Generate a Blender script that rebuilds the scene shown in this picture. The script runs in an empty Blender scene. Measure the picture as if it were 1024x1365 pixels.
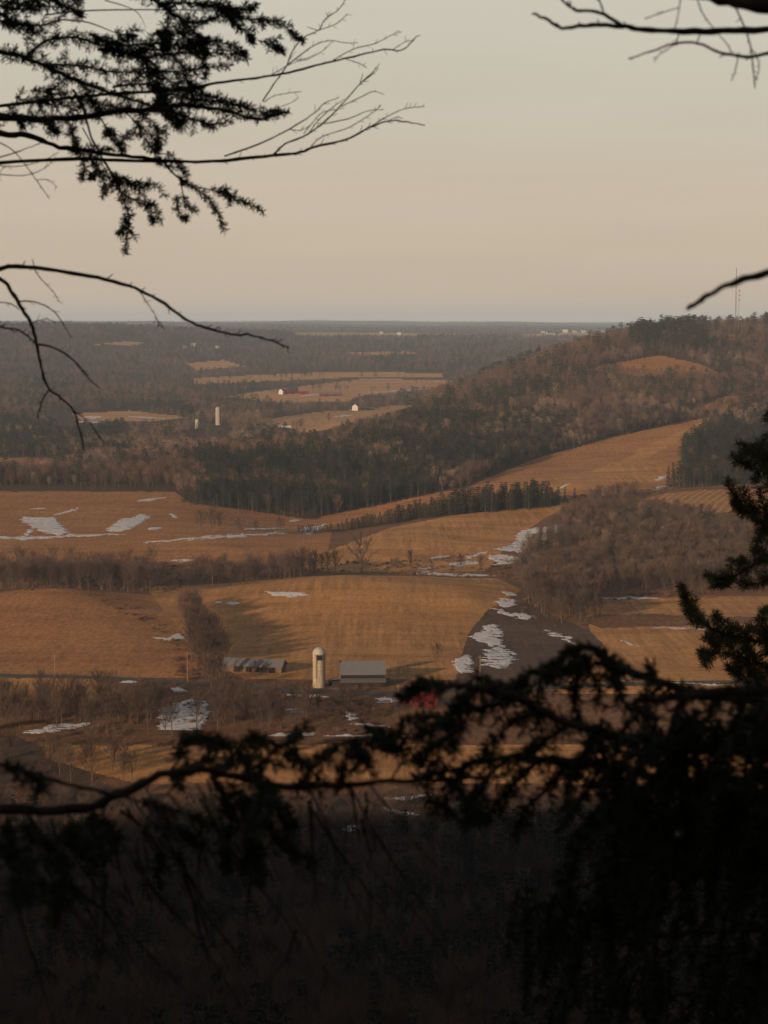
import bpy, bmesh, math, random
import numpy as np
from mathutils import Vector, Matrix

random.seed(7)
RNG = np.random.default_rng(7)
SC = bpy.context.scene
COL = SC.collection
R = math.radians

# ------------------------------------------------------------------ camera model
F, W, H, Y0, EYE = 2737.0, 1024.0, 1365.0, 426.0, 150.0
PITCH = math.atan((H / 2 - Y0) / F)
CP, SP = math.cos(PITCH), math.sin(PITCH)


def at(px, py, D):
    """world point on the sight line of a photo pixel at forward distance D"""
    u, v = (px - W / 2) / F, (H / 2 - py) / F
    dy, dz = CP + v * SP, -SP + v * CP
    return Vector((u / dy * D, D, EYE + dz / dy * D))


def zat(py, D):
    v = (H / 2 - py) / F
    return EYE + (-SP + v * CP) / (CP + v * SP) * D


def project(x, y, z):
    d = y * CP - (z - EYE) * SP
    up = y * SP + (z - EYE) * CP
    return W / 2 + F * x / d, H / 2 - F * up / d


# ------------------------------------------------------------------ noise
def vnoise(x, y, seed=0):
    xi, yi = np.floor(x), np.floor(y)
    fx, fy = x - xi, y - yi
    fx, fy = fx * fx * (3 - 2 * fx), fy * fy * (3 - 2 * fy)

    def h(a, b):
        n = np.sin(a * 127.1 + b * 311.7 + seed * 74.7) * 43758.5453
        return n - np.floor(n)
    return (h(xi, yi) * (1 - fx) + h(xi + 1, yi) * fx) * (1 - fy) + (h(xi, yi + 1) * (1 - fx) + h(xi + 1, yi + 1) * fx) * fy


def fbm(x, y, seed=0, o=3):
    s, a, t = 0, 1.0, 0
    for k in range(o):
        s = s + a * vnoise(x * 2 ** k, y * 2 ** k, seed + k * 13)
        t += a
        a *= .62
    return s / t


# ------------------------------------------------------------------ terrain
CPTS = []


def cp(D, *pp):
    for px, py in pp:
        CPTS.append((px, D, zat(py, D)))


def cz(D, z, *pxs):
    for px in pxs:
        CPTS.append((px, D, z))


ALLX = (-600, -100, 350, 700, 1124, 1600)
for D_, z_ in ((2, 148.0), (8, 145), (25, 136), (60, 120), (120, 95), (210, 64), (300, 41), (400, 19), (500, 6), (580, 0.5), (640, -1), (700, 0), (760, -1)):
    cz(D_, z_, *ALLX)
cz(830, 0, -500, 0, 250, 425, 600, 800, 1024, 1500)
cz(900, 0.5, -500, 0, 250, 450, 600)
cz(960, -2.5, 700, 800)
cz(950, -1, 950, 1400)
cp(1000, (450, 834), (300, 836)); cz(1000, 4.5, 0, 100, -500); cz(990, 1, 235)
cp(1080, (90, 785), (-60, 792), (-500, 790)); cz(1080, 2, 200, 260)
cp(1110, (800, 800), (950, 800), (1400, 800))
cp(1150, (450, 767), (560, 770), (360, 777)); cp(1120, (300, 785)); cp(1080, (680, 800))
cz(1180, -3, 0, 120, -500); cz(1190, -2, 230, 330)
cp(1250, (0, 755), (200, 752), (-500, 755), (330, 750)); cp(1245, (450, 764), (560, 764)); cp(1220, (680, 765))
cp(1300, (450, 742)); cp(1390, (540, 712)); cp(1480, (620, 694)); cp(1530, (760, 682)); cp(1420, (700, 715))
cp(1300, (850, 742), (1000, 735), (1400, 735)); cp(1450, (900, 690), (1050, 690), (1400, 690)); cp(1590, (900, 657), (1050, 652), (1400, 650))
cp(1500, (100, 698), (300, 700), (-500, 698), (440, 712)); cp(1560, (560, 688))
cp(1750, (-500, 655), (0, 655), (200, 657)); cp(1700, (300, 670)); cp(1650, (430, 690))
cp(1640, (560, 676)); cp(1680, (620, 661)); cp(1690, (760, 645)); cp(1680, (880, 648)); cp(1760, (1024, 625), (1400, 620))
cp(1800, (330, 650)); cp(1920, (720, 612)); cp(2050, (820, 583)); cp(2150, (940, 560)); cp(1950, (1024, 590), (1400, 580))
cp(1850, (500, 632)); cp(2050, (600, 590)); cp(1950, (400, 612))
cp(2250, (500, 573)); cp(2300, (1024, 530), (1400, 515), (860, 535)); cp(2300, (740, 545)); cp(2500, (600, 531)); cp(2600, (700, 493))
cp(2480, (870, 502)); cp(2640, (870, 479), (1000, 488)); cp(2700, (1400, 455)); cp(2680, (740, 477)); cp(2750, (800, 459)); cp(2900, (880, 438)); cp(3000, (1024, 434), (1400, 418)); cp(2850, (960, 452))
cp(2300, (-500, 612), (0, 612), (150, 610)); cp(2300, (300, 604))
cp(2850, (-500, 577), (0, 577), (290, 566)); cp(2750, (400, 577))
cz(2950, 8, 480, 560)
cz(3200, 30, 700); cz(3700, 70, 900, 1050, 1400)
cp(3400, (-500, 547), (0, 547), (290, 546), (450, 543)); cp(3500, (600, 537))
cp(4000, (-500, 524), (0, 522), (300, 523), (500, 520), (700, 520)); cz(4600, 20, 900, 1300)
cp(4800, (-500, 494), (0, 495), (300, 500), (500, 500), (700, 500))
cp(5500, (-500, 465), (0, 467), (300, 480), (500, 480), (800, 480), (1300, 480))
cp(6500, (-500, 438), (0, 439), (150, 445), (300, 457), (500, 463), (800, 463), (1300, 463))
cp(7300, (-500, 435), (0, 435), (150, 438))
cp(8500, (-500, 439), (0, 439), (300, 444), (500, 449), (800, 450), (1300, 450))
cp(12000, (-500, 436), (0, 436), (300, 436), (500, 437), (800, 440), (1300, 440))
cp(18000, (-500, 431), (0, 431), (300, 432), (500, 431), (700, 434), (900, 436), (1300, 436))
cp(25000, (-500, 430), (0, 430), (300, 430), (500, 429), (700, 431), (900, 432), (1300, 432))
CA = np.array(CPTS)


def warp(px, D):
    return np.stack([px / 260.0, np.log(D) / .13], -1)


CW = warp(CA[:, 0], CA[:, 1])


def tps_k(r2):
    return .5 * r2 * np.log(r2 + 1e-12)


def tps_fit():
    n = len(CW)
    r2 = ((CW[:, None] - CW[None]) ** 2).sum(-1)
    K = tps_k(r2) + np.eye(n) * 0.02
    P = np.c_[np.ones(n), CW]
    A = np.zeros((n + 3, n + 3))
    A[:n, :n] = K; A[:n, n:] = P; A[n:, :n] = P.T
    return np.linalg.solve(A, np.r_[CA[:, 2], 0, 0, 0])


TW = tps_fit()


def height(x, y):
    x = np.asarray(x, float); y = np.asarray(y, float)
    shp = x.shape
    x = x.ravel(); y = y.ravel()
    out = np.empty(len(x))
    rho = np.hypot(x, y)
    th = np.arctan2(x, y)
    for a in range(0, len(x), 40000):
        s = slice(a, a + 40000)
        t = np.clip(th[s], -.40, .40)
        px = W / 2 + F * np.tan(t)
        D = np.clip(rho[s] * np.cos(np.clip(th[s], -1.42, 1.42)), 1.5, 26000)
        w = warp(px, D)
        r2 = ((w[:, None] - CW[None]) ** 2).sum(-1)
        z = tps_k(r2) @ TW[:-3] + TW[-3] + w @ TW[-2:]
        b = np.clip((np.abs(th[s]) - 1.35) / .45, 0, 1)
        b = b * b * (3 - 2 * b)
        q = np.clip(rho[s] / 110, 0, 1)
        back = 148 + (185 - 148) * q * q * (3 - 2 * q) - 60 * np.clip((rho[s] - 900) / 3000, 0, 1)  # unseen ridge behind the camera, its rise shaped to shade the near slope
        z = z * (1 - b) + back * b
        far = np.clip((D - 500) / 300, 0, 1) * np.clip((3400 - D) / 1500, 0, 1)
        z += far * ((fbm(x[s] / 90, y[s] / 90, 3) - .5) * 2.2 + (fbm(x[s] / 22, y[s] / 30, 5, 2) - .5) * .5)
        fu = np.clip((D - 4500) / 2500, 0, 1)
        z += fu * ((fbm(x[s] / 900, y[s] / 1400, 15) - .5) * 16 + np.clip((D - 9000) / 8000, 0, 1) * (fbm(x[s] / 2600, y[s] / 3500, 16) - .5) * 110)
        out[s] = z
    return out.reshape(shp)


def gz(x, y):
    return float(height(np.array([x]), np.array([y]))[0])


def ground_pt(px, D):
    """point of the ground at azimuth px, forward distance D"""
    x = (px - W / 2) / F * D * 1.0
    for _ in range(3):
        z = gz(x, D)
        x = (px - W / 2) / F * (D * CP - (z - EYE) * SP)
    return Vector((x, D, gz(x, D)))


def inside(px, py, poly):
    poly = np.asarray(poly, float)
    n = len(poly)
    c = np.zeros(px.shape, bool)
    j = n - 1
    for i in range(n):
        xi, yi = poly[i]; xj, yj = poly[j]
        if yi != yj:
            c ^= ((yi > py) != (yj > py)) & (px < (xj - xi) * (py - yi) / (yj - yi) + xi)
        j = i
    return c


# cover classes
GOLD, RUST, PLOW, MEADOW, LITTER, STRIPE, TAN = range(7)
FIELDS = [
    (GOLD, 650, 765, [(60, 993), (1200, 992), (1200, 1044), (180, 1044), (60, 1012)]),
    (GOLD, 800, 870, [(-400, 903), (120, 904), (175, 928), (60, 940), (-400, 940)]),
    (RUST, 840, 1100, [(-500, 770), (0, 790), (90, 775), (150, 782), (197, 780), (257, 860), (262, 903), (-500, 903)]),
    (GOLD, 840, 1190, [(195, 782), (300, 778), (390, 770), (450, 755), (560, 758), (650, 765), (695, 785), (650, 812), (624, 845), (607, 905), (330, 906), (300, 890), (255, 860)]),
    (PLOW, 830, 1100, [(650, 812), (700, 803), (790, 842), (806, 860), (760, 915), (605, 925), (624, 845)]),
    (GOLD, 820, 1125, [(775, 790), (1300, 790), (1300, 925), (735, 930), (806, 860), (788, 842)]),
    (MEADOW, 820, 1125, [(770, 822), (850, 818), (960, 822), (1300, 824), (1300, 831), (960, 832), (800, 838)]),
    (GOLD, 1245, 1600, [(380, 768), (420, 741), (440, 733), (520, 704), (600, 687), (690, 677), (762, 672), (705, 705), (672, 730), (645, 764)]),
    (STRIPE, 1380, 1650, [(835, 674), (870, 662), (900, 655), (1300, 640), (1300, 690), (965, 704), (905, 687)]),
    (PLOW, 1250, 1480, [(955, 708), (1300, 694), (1300, 760), (985, 745)]),
    (RUST, 1600, 2250, [(590, 668), (650, 636), (700, 616), (820, 582), (945, 556), (930, 582), (908, 600), (908, 640), (870, 656), (760, 664), (680, 668)]),
    (GOLD, 1600, 2250, [(590, 668), (640, 652), (780, 625), (850, 600), (930, 563), (940, 562), (920, 580), (860, 612), (905, 622), (900, 640), (760, 655), (700, 655)]),
    (RUST, 1600, 2250, [(700, 626), (760, 606), (850, 602), (830, 612), (790, 628), (720, 634)]),
    (RUST, 1225, 1800, [(-600, 655), (232, 655), (250, 670), (330, 680), (442, 697), (436, 736), (395, 750), (262, 758), (-600, 768)]),
    (RUST, 2300, 2760, [(782, 493), (830, 482), (880, 474), (920, 482), (968, 500), (900, 504), (840, 500)]),
    (RUST, 2100, 2500, [(925, 546), (960, 530), (1100, 514), (1300, 505), (1300, 522), (1024, 530), (960, 545)]),
    (TAN, 4000, 5600, [(253, 512), (257, 504), (340, 500), (432, 496), (590, 497), (590, 503), (480, 502), (432, 505), (340, 509)]),
    (TAN, 3300, 4900, [(300, 529), (372, 518), (430, 511), (483, 505), (600, 506), (610, 514), (570, 522), (487, 527), (462, 536), (376, 537)]),
    (TAN, 2600, 3500, [(346, 560), (421, 549), (487, 545), (540, 538), (600, 533), (575, 545), (528, 553), (462, 570), (430, 590), (405, 590), (376, 574)]),
    (RUST, 1540, 1725, [(400, 718), (425, 689), (520, 671), (600, 652), (650, 650), (640, 672), (560, 692), (440, 724)]),
    (RUST, 2150, 2500, [(-500, 611), (60, 610), (110, 613), (50, 621), (-500, 626)]),
    (TAN, 2750, 3500, [(95, 552), (170, 547), (255, 556), (200, 562), (110, 560)]),
    (TAN, 5000, 7200, [(125, 459), (160, 455), (192, 457), (170, 461)]),
    (TAN, 7000, 11500, [(350, 443), (560, 444), (640, 446), (560, 449), (400, 447)]),
    (TAN, 5000, 8000, [(245, 484), (300, 480), (330, 488), (260, 494)]),
    (TAN, 7000, 12000, [(690, 446), (800, 442), (790, 449), (700, 450)]),
    (TAN, 7000, 12000, [(-200, 438.6), (30, 438.2), (60, 439.5), (-200, 440.5)]),
    (TAN, 5200, 7500, [(460, 470), (540, 468), (560, 471), (480, 474)]),
]


def cover(x, y, z):
    px, py = project(x, y, z)
    n1 = fbm(x / (y * .012), y / (y * .05), 21) - .5
    n2 = fbm(x / (y * .012), y / (y * .05), 22) - .5
    qx, qy = px + n1 * 9, py + n2 * np.clip(3500 / y, .4, 3)
    c = np.full(px.shape, MEADOW)
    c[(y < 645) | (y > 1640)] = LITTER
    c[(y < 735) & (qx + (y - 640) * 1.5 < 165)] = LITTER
    for k, d0, d1, poly in FIELDS:
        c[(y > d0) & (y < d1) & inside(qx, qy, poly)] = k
    return c


def line(a, b, t):
    (x0, y0), (x1, y1) = a, b
    return [(x0, y0 - t * .5), ((x0 + x1) / 2, (y0 + y1) / 2 - t), (x1, y1 - t * .4), (x1, y1 + t * .4), ((x0 + x1) / 2, (y0 + y1) / 2 + t), (x0, y0 + t * .5)]


SNOW = [
    (1200, 1800, [(30, 689), (74, 690), (80, 697), (92, 712), (66, 712), (40, 702), (30, 696)]), (1200, 1800, [(142, 706), (160, 693), (190, 686), (200, 689), (175, 705), (150, 710)]),
    (1200, 1800, line((-60, 720), (168, 712), 1.7)), (1200, 1800, line((192, 723), (382, 710), 1.7)), (1200, 1800, [(226, 684), (232, 685), (239, 691), (232, 692)]),
    (1200, 1800, line((72, 686), (106, 678), 1.6)), (1200, 1800, line((183, 668), (222, 664), 1.5)), (1200, 1800, line((198, 705), (216, 704), 1.3)),
    (1200, 1800, [(398, 708), (412, 701), (434, 699), (430, 705), (410, 712)]), (1200, 1800, line((385, 695), (400, 694), 1.4)), (1200, 1800, line((325, 706), (378, 704), 1)),
    (1200, 1800, line((30, 716), (44, 707), 3)), (1200, 1300, line((228, 748), (260, 746), 1.3)), (1190, 1300, line((185, 757), (215, 755), 2)), (1200, 1800, line((40, 679), (62, 677), 1.2)),
    (1000, 1200, [(352, 790), (380, 787), (410, 793), (400, 797), (370, 796)]), (900, 1150, line((303, 804), (320, 804), 2)), (1000, 1200, line((285, 803), (297, 803), 1.2)),
    (1245, 1560, [(660, 733), (684, 726), (692, 709), (715, 704), (752, 698), (738, 714), (715, 728), (690, 737)]), (1205, 1330, line((556, 763), (692, 773), 3.2)),
    (1205, 1400, line((650, 742), (700, 748), 5)), (1205, 1400, line((575, 744), (600, 741), 1.5)), (1205, 1400, line((558, 758), (580, 757), 2.2)), (1205, 1400, line((600, 752), (640, 750), 3)),
    (1245, 1500, line((620, 745), (650, 735), 2)), (1245, 1500, line((660, 752), (730, 738), 4)),
    (1000, 1230, [(660, 804), (668, 798), (690, 800), (686, 808), (670, 809)]), (1000, 1230, line((668, 790), (690, 793), 2.5)), (900, 1230, [(652, 811), (680, 815), (708, 822), (704, 826), (676, 820)]),
    (850, 1100, [(626, 850), (648, 834), (662, 832), (668, 845), (672, 858), (655, 862), (640, 855)]), (850, 1100, [(648, 868), (672, 860), (688, 882), (664, 891), (646, 888)]),
    (850, 1100, [(610, 880), (622, 874), (634, 880), (626, 898), (609, 899)]), (850, 1100, line((722, 840), (770, 858), 2)), (850, 1100, line((660, 866), (690, 872), 2)),
    (1080, 1200, line((790, 797), (884, 798), 1.5)), (850, 1100, line((868, 836), (955, 841), 1)), (820, 960, line((870, 911), (1030, 914), 1.5)), (820, 960, line((800, 907), (850, 909), 1.2)),
    (850, 1100, line((830, 852), (850, 862), 1.5)), 
    (745, 860, [(213, 947), (228, 936), (260, 934), (276, 940), (272, 972), (240, 985), (214, 985)]), (820, 900, line((230, 919), (250, 924), 5)), (820, 900, line((245, 924), (266, 928), 3)),
    (735, 800, line((60, 972), (122, 966), 4)), (735, 800, line((90, 986), (190, 983), 4.5)), (735, 800, line((185, 990), (330, 982), 4)), (735, 800, line((30, 978), (80, 975), 3)), 
    (735, 800, line((330, 985), (420, 980), 4)), (735, 800, line((430, 984), (560, 980), 3.5)), (740, 860, line((470, 965), (520, 968), 2)), (750, 860, line((459, 953), (474, 956), 6)), 
    (790, 870, line((385, 925), (440, 930), 2)), (780, 870, line((384, 946), (404, 948), 4)), (790, 860, line((500, 934), (535, 930), 4)), (790, 860, line((512, 948), (560, 952), 4)), 
    (850, 900, line((515, 916), (560, 916), 1.2)), (850, 1000, [(203, 848), (222, 848), (243, 843), (246, 851), (225, 853)]),  (820, 900, line((160, 910), (185, 909), 1.5)),
    (1600, 2200, line((872, 641), (892, 633), 2.4)), (1600, 2200, line((868, 652), (888, 649), 1.8)), (1600, 2200, line((715, 659), (728, 656), 1.6)), (1600, 2200, line((742, 652), (760, 645), 1.5)),
    (2750, 3500, line((110, 556), (135, 556), 2)), (2750, 3500, line((105, 562), (140, 563), 1.6)), (2750, 3500, line((170, 555), (220, 558), .8)), (3400, 4500, line((500, 523), (600, 517), 1)), (2650, 3500, line((445, 556), (470, 553), 1)),
    (3450, 4500, line((400, 528), (430, 525), .7)), (560, 650, line((512, 1066), (575, 1062), 2.5)), (560, 650, line((505, 1080), (560, 1086), 3)), (560, 650, line((455, 1104), (480, 1100), 5)),
]


def snow_one(x, y, z, d0, d1, poly):
    px, py = project(x, y, z)
    s = np.clip(1000 / y, .45, 1.5)
    nx = (fbm(x / 26, y / 3.2, 31, 4) - .5) * 24 * s
    ny = (fbm(x / 9, y / 20, 33, 4) - .5) * 11 * s
    p = np.asarray(poly, float)
    thin = min(1.0, (p[:, 1].max() - p[:, 1].min()) / 12)
    m = (y > d0) & (y < d1) & inside(px + nx * thin, py + ny * (.25 + .75 * thin), poly)
    return m & (fbm(x / 9.0, y / 3.0, 41, 5) > .40 - .08 * thin)


# ------------------------------------------------------------------ materials
def mat(name, c, rough=.9, vary=0.0, scale=1.0, c2=None, detail=4, bump=0.0, coord='Object', stretch=(1, 1, 1), rand=0.0, c3=None, spec=.2, rot=0.0):
    m = bpy.data.materials.new(name)
    m.use_nodes = True
    nt = m.node_tree
    b = nt.nodes['Principled BSDF']
    b.inputs['Roughness'].default_value = rough
    b.inputs['Specular IOR Level'].default_value = spec
    c2 = c2 or tuple(v * (1 - vary) for v in c)
    tc = nt.nodes.new('ShaderNodeTexCoord')
    mp = nt.nodes.new('ShaderNodeMapping')
    mp.inputs['Scale'].default_value = stretch
    mp.inputs['Rotation'].default_value = (0, 0, rot)
    nt.links.new(tc.outputs[coord], mp.inputs[0])
    nz = nt.nodes.new('ShaderNodeTexNoise')
    nz.inputs['Scale'].default_value = scale
    nz.inputs['Detail'].default_value = detail
    nz.inputs['Roughness'].default_value = .65
    nt.links.new(mp.outputs[0], nz.inputs['Vector'])
    rp = nt.nodes.new('ShaderNodeValToRGB')
    rp.color_ramp.elements[0].position = .36; rp.color_ramp.elements[1].position = .66
    rp.color_ramp.elements[0].color = (*c2, 1); rp.color_ramp.elements[1].color = (*c, 1)
    nt.links.new(nz.outputs['Fac'], rp.inputs[0])
    out = rp.outputs[0]
    if rand or c3:
        oi = nt.nodes.new('ShaderNodeObjectInfo')
        mx = nt.nodes.new('ShaderNodeMix'); mx.data_type = 'RGBA'
        mx.inputs['B'].default_value = (*(c3 or tuple(v * .5 for v in c)), 1)
        ml = nt.nodes.new('ShaderNodeMath'); ml.operation = 'MULTIPLY'; ml.inputs[1].default_value = rand or .8
        nt.links.new(oi.outputs['Random'], ml.inputs[0])
        nt.links.new(ml.outputs[0], mx.inputs['Factor'])
        nt.links.new(out, mx.inputs['A'])
        out = mx.outputs['Result']
    nt.links.new(out, b.inputs['Base Color'])
    if bump:
        bp = nt.nodes.new('ShaderNodeBump'); bp.inputs['Strength'].default_value = .6; bp.inputs['Distance'].default_value = bump
        nt.links.new(nz.outputs['Fac'], bp.inputs['Height']); nt.links.new(bp.outputs[0], b.inputs['Normal'])
    return m


def field_mat(name, a, b_, c, rot, row=0.0, rowamp=.25, patch=.012, fine=.35, dist=2.0, streak=.14):
    """dry field: broad patches, streaks along the drilling direction, fine grain, optional crop rows"""
    m = bpy.data.materials.new(name); m.use_nodes = True
    nt = m.node_tree; N = nt.nodes; L = nt.links
    bs = N['Principled BSDF']; bs.inputs['Roughness'].default_value = .95; bs.inputs['Specular IOR Level'].default_value = .1
    tc = N.new('ShaderNodeTexCoord')

    def noise(scale, st, det=5):
        mp = N.new('ShaderNodeMapping'); mp.inputs['Rotation'].default_value = (0, 0, rot); mp.inputs['Scale'].default_value = st
        L.new(tc.outputs['Object'], mp.inputs[0])
        nz = N.new('ShaderNodeTexNoise'); nz.inputs['Scale'].default_value = scale; nz.inputs['Detail'].default_value = det; nz.inputs['Roughness'].default_value = .74
        L.new(mp.outputs[0], nz.inputs['Vector'])
        return nz.outputs['Fac']

    def ramp(f, p0, p1):
        r = N.new('ShaderNodeMapRange'); r.inputs['From Min'].default_value = p0; r.inputs['From Max'].default_value = p1
        L.new(f, r.inputs['Value']); return r.outputs[0]

    def mix(f, A, B):
        x = N.new('ShaderNodeMix'); x.data_type = 'RGBA'; L.new(f, x.inputs['Factor'])
        for s, v in (('A', A), ('B', B)):
            if isinstance(v, tuple): x.inputs[s].default_value = (*v, 1)
            else: L.new(v, x.inputs[s])
        return x.outputs['Result']
    col = mix(ramp(noise(patch, (.5, 1, 1)), .38, .62), a, b_)
    col = mix(ramp(noise(.05, (.16, 1, 1)), .45, .70), col, c)
    g = N.new('ShaderNodeMix'); g.data_type = 'RGBA'; g.blend_type = 'MULTIPLY'; g.inputs['Factor'].default_value = 1
    mr = N.new('ShaderNodeMapRange'); mr.inputs['From Min'].default_value = .3; mr.inputs['From Max'].default_value = .7; mr.inputs['To Min'].default_value = 1 - fine; mr.inputs['To Max'].default_value = 1 + fine * .6
    L.new(noise(.55, (1, .3, 1), 6), mr.inputs['Value']); L.new(col, g.inputs['A']); L.new(mr.outputs[0], g.inputs['B'])
    col = g.outputs['Result']
    # drill lines and wheel tracks: long streaks running up the field, broken by slow patches
    mr3 = N.new('ShaderNodeMapRange'); mr3.inputs['From Min'].default_value = .38; mr3.inputs['From Max'].default_value = .62; mr3.inputs['To Min'].default_value = 1 - streak; mr3.inputs['To Max'].default_value = 1 + streak * .35
    L.new(noise(.30, (1, .035, 1), 3), mr3.inputs['Value'])
    g3 = N.new('ShaderNodeMix'); g3.data_type = 'RGBA'; g3.blend_type = 'MULTIPLY'; L.new(ramp(noise(.014, (1, 1, 1), 3), .35, .6), g3.inputs['Factor']); L.new(col, g3.inputs['A']); L.new(mr3.outputs[0], g3.inputs['B'])
    col = g3.outputs['Result']
    if row:
        mp = N.new('ShaderNodeMapping'); mp.inputs['Rotation'].default_value = (0, 0, rot); L.new(tc.outputs['Object'], mp.inputs[0])
        wv = N.new('ShaderNodeTexWave'); wv.inputs['Scale'].default_value = row; wv.inputs['Distortion'].default_value = dist; wv.inputs['Detail'].default_value = 2; wv.inputs['Detail Scale'].default_value = .25
        L.new(mp.outputs[0], wv.inputs['Vector'])
        mr2 = N.new('ShaderNodeMapRange'); mr2.inputs['To Min'].default_value = 1 - rowamp; mr2.inputs['To Max'].default_value = 1.0
        L.new(wv.outputs['Fac'], mr2.inputs['Value'])
        g2 = N.new('ShaderNodeMix'); g2.data_type = 'RGBA'; g2.blend_type = 'MULTIPLY'; g2.inputs['Factor'].default_value = 1
        L.new(col, g2.inputs['A']); L.new(mr2.outputs[0], g2.inputs['B']); col = g2.outputs['Result']
    L.new(col, bs.inputs['Base Color'])
    return m


M = {}
M[GOLD] = field_mat('stubble', (.53, .277, .108), (.43, .213, .081), (.31, .150, .060), .10, row=0, fine=.30, streak=.30)
M[RUST] = field_mat('rusty_meadow', (.40, .185, .075), (.30, .135, .057), (.44, .225, .095), .2, patch=.02, fine=.45)
M[PLOW] = field_mat('plowed_soil', (.115, .075, .055), (.095, .06, .045), (.14, .085, .06), -.5, row=0, streak=.25)
M[MEADOW] = field_mat('rough_meadow', (.20, .10, .05), (.15, .075, .042), (.25, .13, .06), .9, patch=.03, fine=.5)
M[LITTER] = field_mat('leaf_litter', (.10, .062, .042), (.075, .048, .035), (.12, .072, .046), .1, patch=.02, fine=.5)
M[STRIPE] = field_mat('contour_rows', (.46, .245, .105), (.40, .205, .085), (.35, .17, .075), .35, row=.05, rowamp=.35, dist=5)
M[TAN] = field_mat('pale_far_field', (.55, .31, .14), (.46, .25, .11), (.36, .19, .09), 1.3, patch=.008)

M['snow'] = mat('old_snow', (.70, .69, .72), .7, c2=(.46, .43, .43), scale=.3)
M['road'] = mat('asphalt', (.085, .075, .07), .85, c2=(.06, .055, .05), scale=.3)
M['lane'] = mat('worn_dirt', (.30, .17, .085), .95, .35, .6)
M['bark'] = mat('bark', (.135, .098, .078), .95, .4, 3.0, c3=(.08, .06, .05), rand=.9, stretch=(1, 1, .2))
M['twig'] = mat('twigs', (.145, .097, .073), .95, .3, 2.0, c3=(.075, .053, .044), rand=1.0)
M['twig_dark'] = mat('dark_twigs', (.095, .06, .045), .95, .3, 2.0, c3=(.06, .042, .035), rand=1.0)
M['twig_near'] = mat('brown_twigs', (.115, .076, .057), .95, .3, 2.0, c3=(.065, .046, .039), rand=1.0)
M['twig_red'] = mat('reddish_twigs', (.19, .106, .074), .95, .3, 2.0, c3=(.11, .068, .053), rand=1.0)
M['twig_pale'] = mat('pale_twigs', (.30, .21, .15), .95, .3, 2.0, c3=(.18, .12, .09), rand=1.0)
M['twig_far'] = mat('far_twigs', (.18, .11, .08), .95, .3, .5, c3=(.08, .058, .05), rand=1.0)
M['needle'] = mat('needles', (.036, .038, .023), .9, .35, 1.5, c3=(.018, .026, .016), rand=1.0)
M['needle_near'] = mat('near_needles', (.030, .036, .016), .75, .4, 8.0)
M['pine_near'] = mat('near_pine_needles', (.11, .11, .042), .75, .45, 3.0)
M['bark_near'] = mat('near_bark', (.045, .032, .026), .95, .4, 40.0)
M['brush'] = mat('brush', (.23, .13, .075), .95, .4, 1.0, c3=(.12, .075, .055), rand=1.0)
M['tin'] = mat('grey_tin_roof', (.155, .155, .17), .65, c2=(.10, .095, .10), scale=1.2, stretch=(6, .4, 1))
M['tin_dark'] = mat('weathered_tin', (.15, .138, .135), .65, c2=(.085, .075, .07), scale=1.2, stretch=(6, .4, 1))
M['wood_dark'] = mat('dark_boards', (.024, .018, .016), .9, .4, 1.5, stretch=(6, 6, .3))
M['wood_grey'] = mat('grey_boards', (.036, .03, .028), .9, .4, 1.5, stretch=(6, 6, .3))
M['wood_tan'] = mat('tan_boards', (.15, .10, .06), .9, .4, 1.5, stretch=(6, 6, .3))
M['silo'] = mat('pale_concrete', (.40, .33, .235), .85, c2=(.22, .17, .12), scale=.55, stretch=(1.5, 1.5, .35))
M['silo_grey'] = mat('grey_concrete', (.34, .30, .25), .85, c2=(.24, .20, .17), scale=.4)
M['dome'] = mat('silo_dome_metal', (.36, .335, .30), .5, .2, 1)
M['red'] = mat('red_paint', (.17, .022, .019), .7, .35, 1.2, stretch=(4, 4, .4))
M['red_dark'] = mat('dull_red_paint', (.20, .03, .025), .8, .35, 1.2, stretch=(4, 4, .4))
M['white'] = mat('white_paint', (.50, .47, .43), .7, .15, 1.0)
M['house_far'] = mat('weathered_white', (.36, .33, .31), .8, .2, 1.0)
M['roof_dark'] = mat('dark_shingle', (.07, .06, .06), .9, .3, 2.0)
M['glass'] = mat('dark_window', (.03, .03, .035), .2, .2, 1.0, spec=.5)
M['steel'] = mat('galvanised_steel', (.20, .17, .16), .6, .2, 1.0)
M['pole'] = mat('weathered_pole', (.26, .18, .12), .9, .3, 2.0)
M['water'] = mat('dark_water', (.03, .03, .035), .15, .2, .2, spec=.5)


# ------------------------------------------------------------------ mesh helpers
def mesh_np(name, V, Fc, mats, smooth=False, midx=None):
    """V (n,3); Fc: list of arrays of equal-length faces"""
    me = bpy.data.meshes.new(name)
    V = np.asarray(V, np.float32)
    me.vertices.add(len(V)); me.vertices.foreach_set('co', V.ravel())
    if not isinstance(Fc, list): Fc = [Fc]
    Fc = [np.asarray(f, np.int32) for f in Fc if len(f)]
    tot = np.concatenate([np.full(len(f), f.shape[1], np.int32) for f in Fc])
    loops = np.concatenate([f.ravel() for f in Fc])
    st = np.zeros(len(tot), np.int32); st[1:] = np.cumsum(tot)[:-1]
    me.loops.add(len(loops)); me.loops.foreach_set('vertex_index', loops)
    me.polygons.add(len(tot)); me.polygons.foreach_set('loop_start', st); me.polygons.foreach_set('loop_total', tot)
    for m_ in (mats if isinstance(mats, list) else [mats]): me.materials.append(m_)
    if midx is not None: me.polygons.foreach_set('material_index', np.asarray(midx, np.int32))
    me.polygons.foreach_set('use_smooth', np.full(len(tot), smooth))
    me.update(calc_edges=True)
    return me


def link(name, me, parent=None):
    o = bpy.data.objects.new(name, me); COL.objects.link(o)
    if parent is not None: o.parent = parent
    return o


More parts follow.
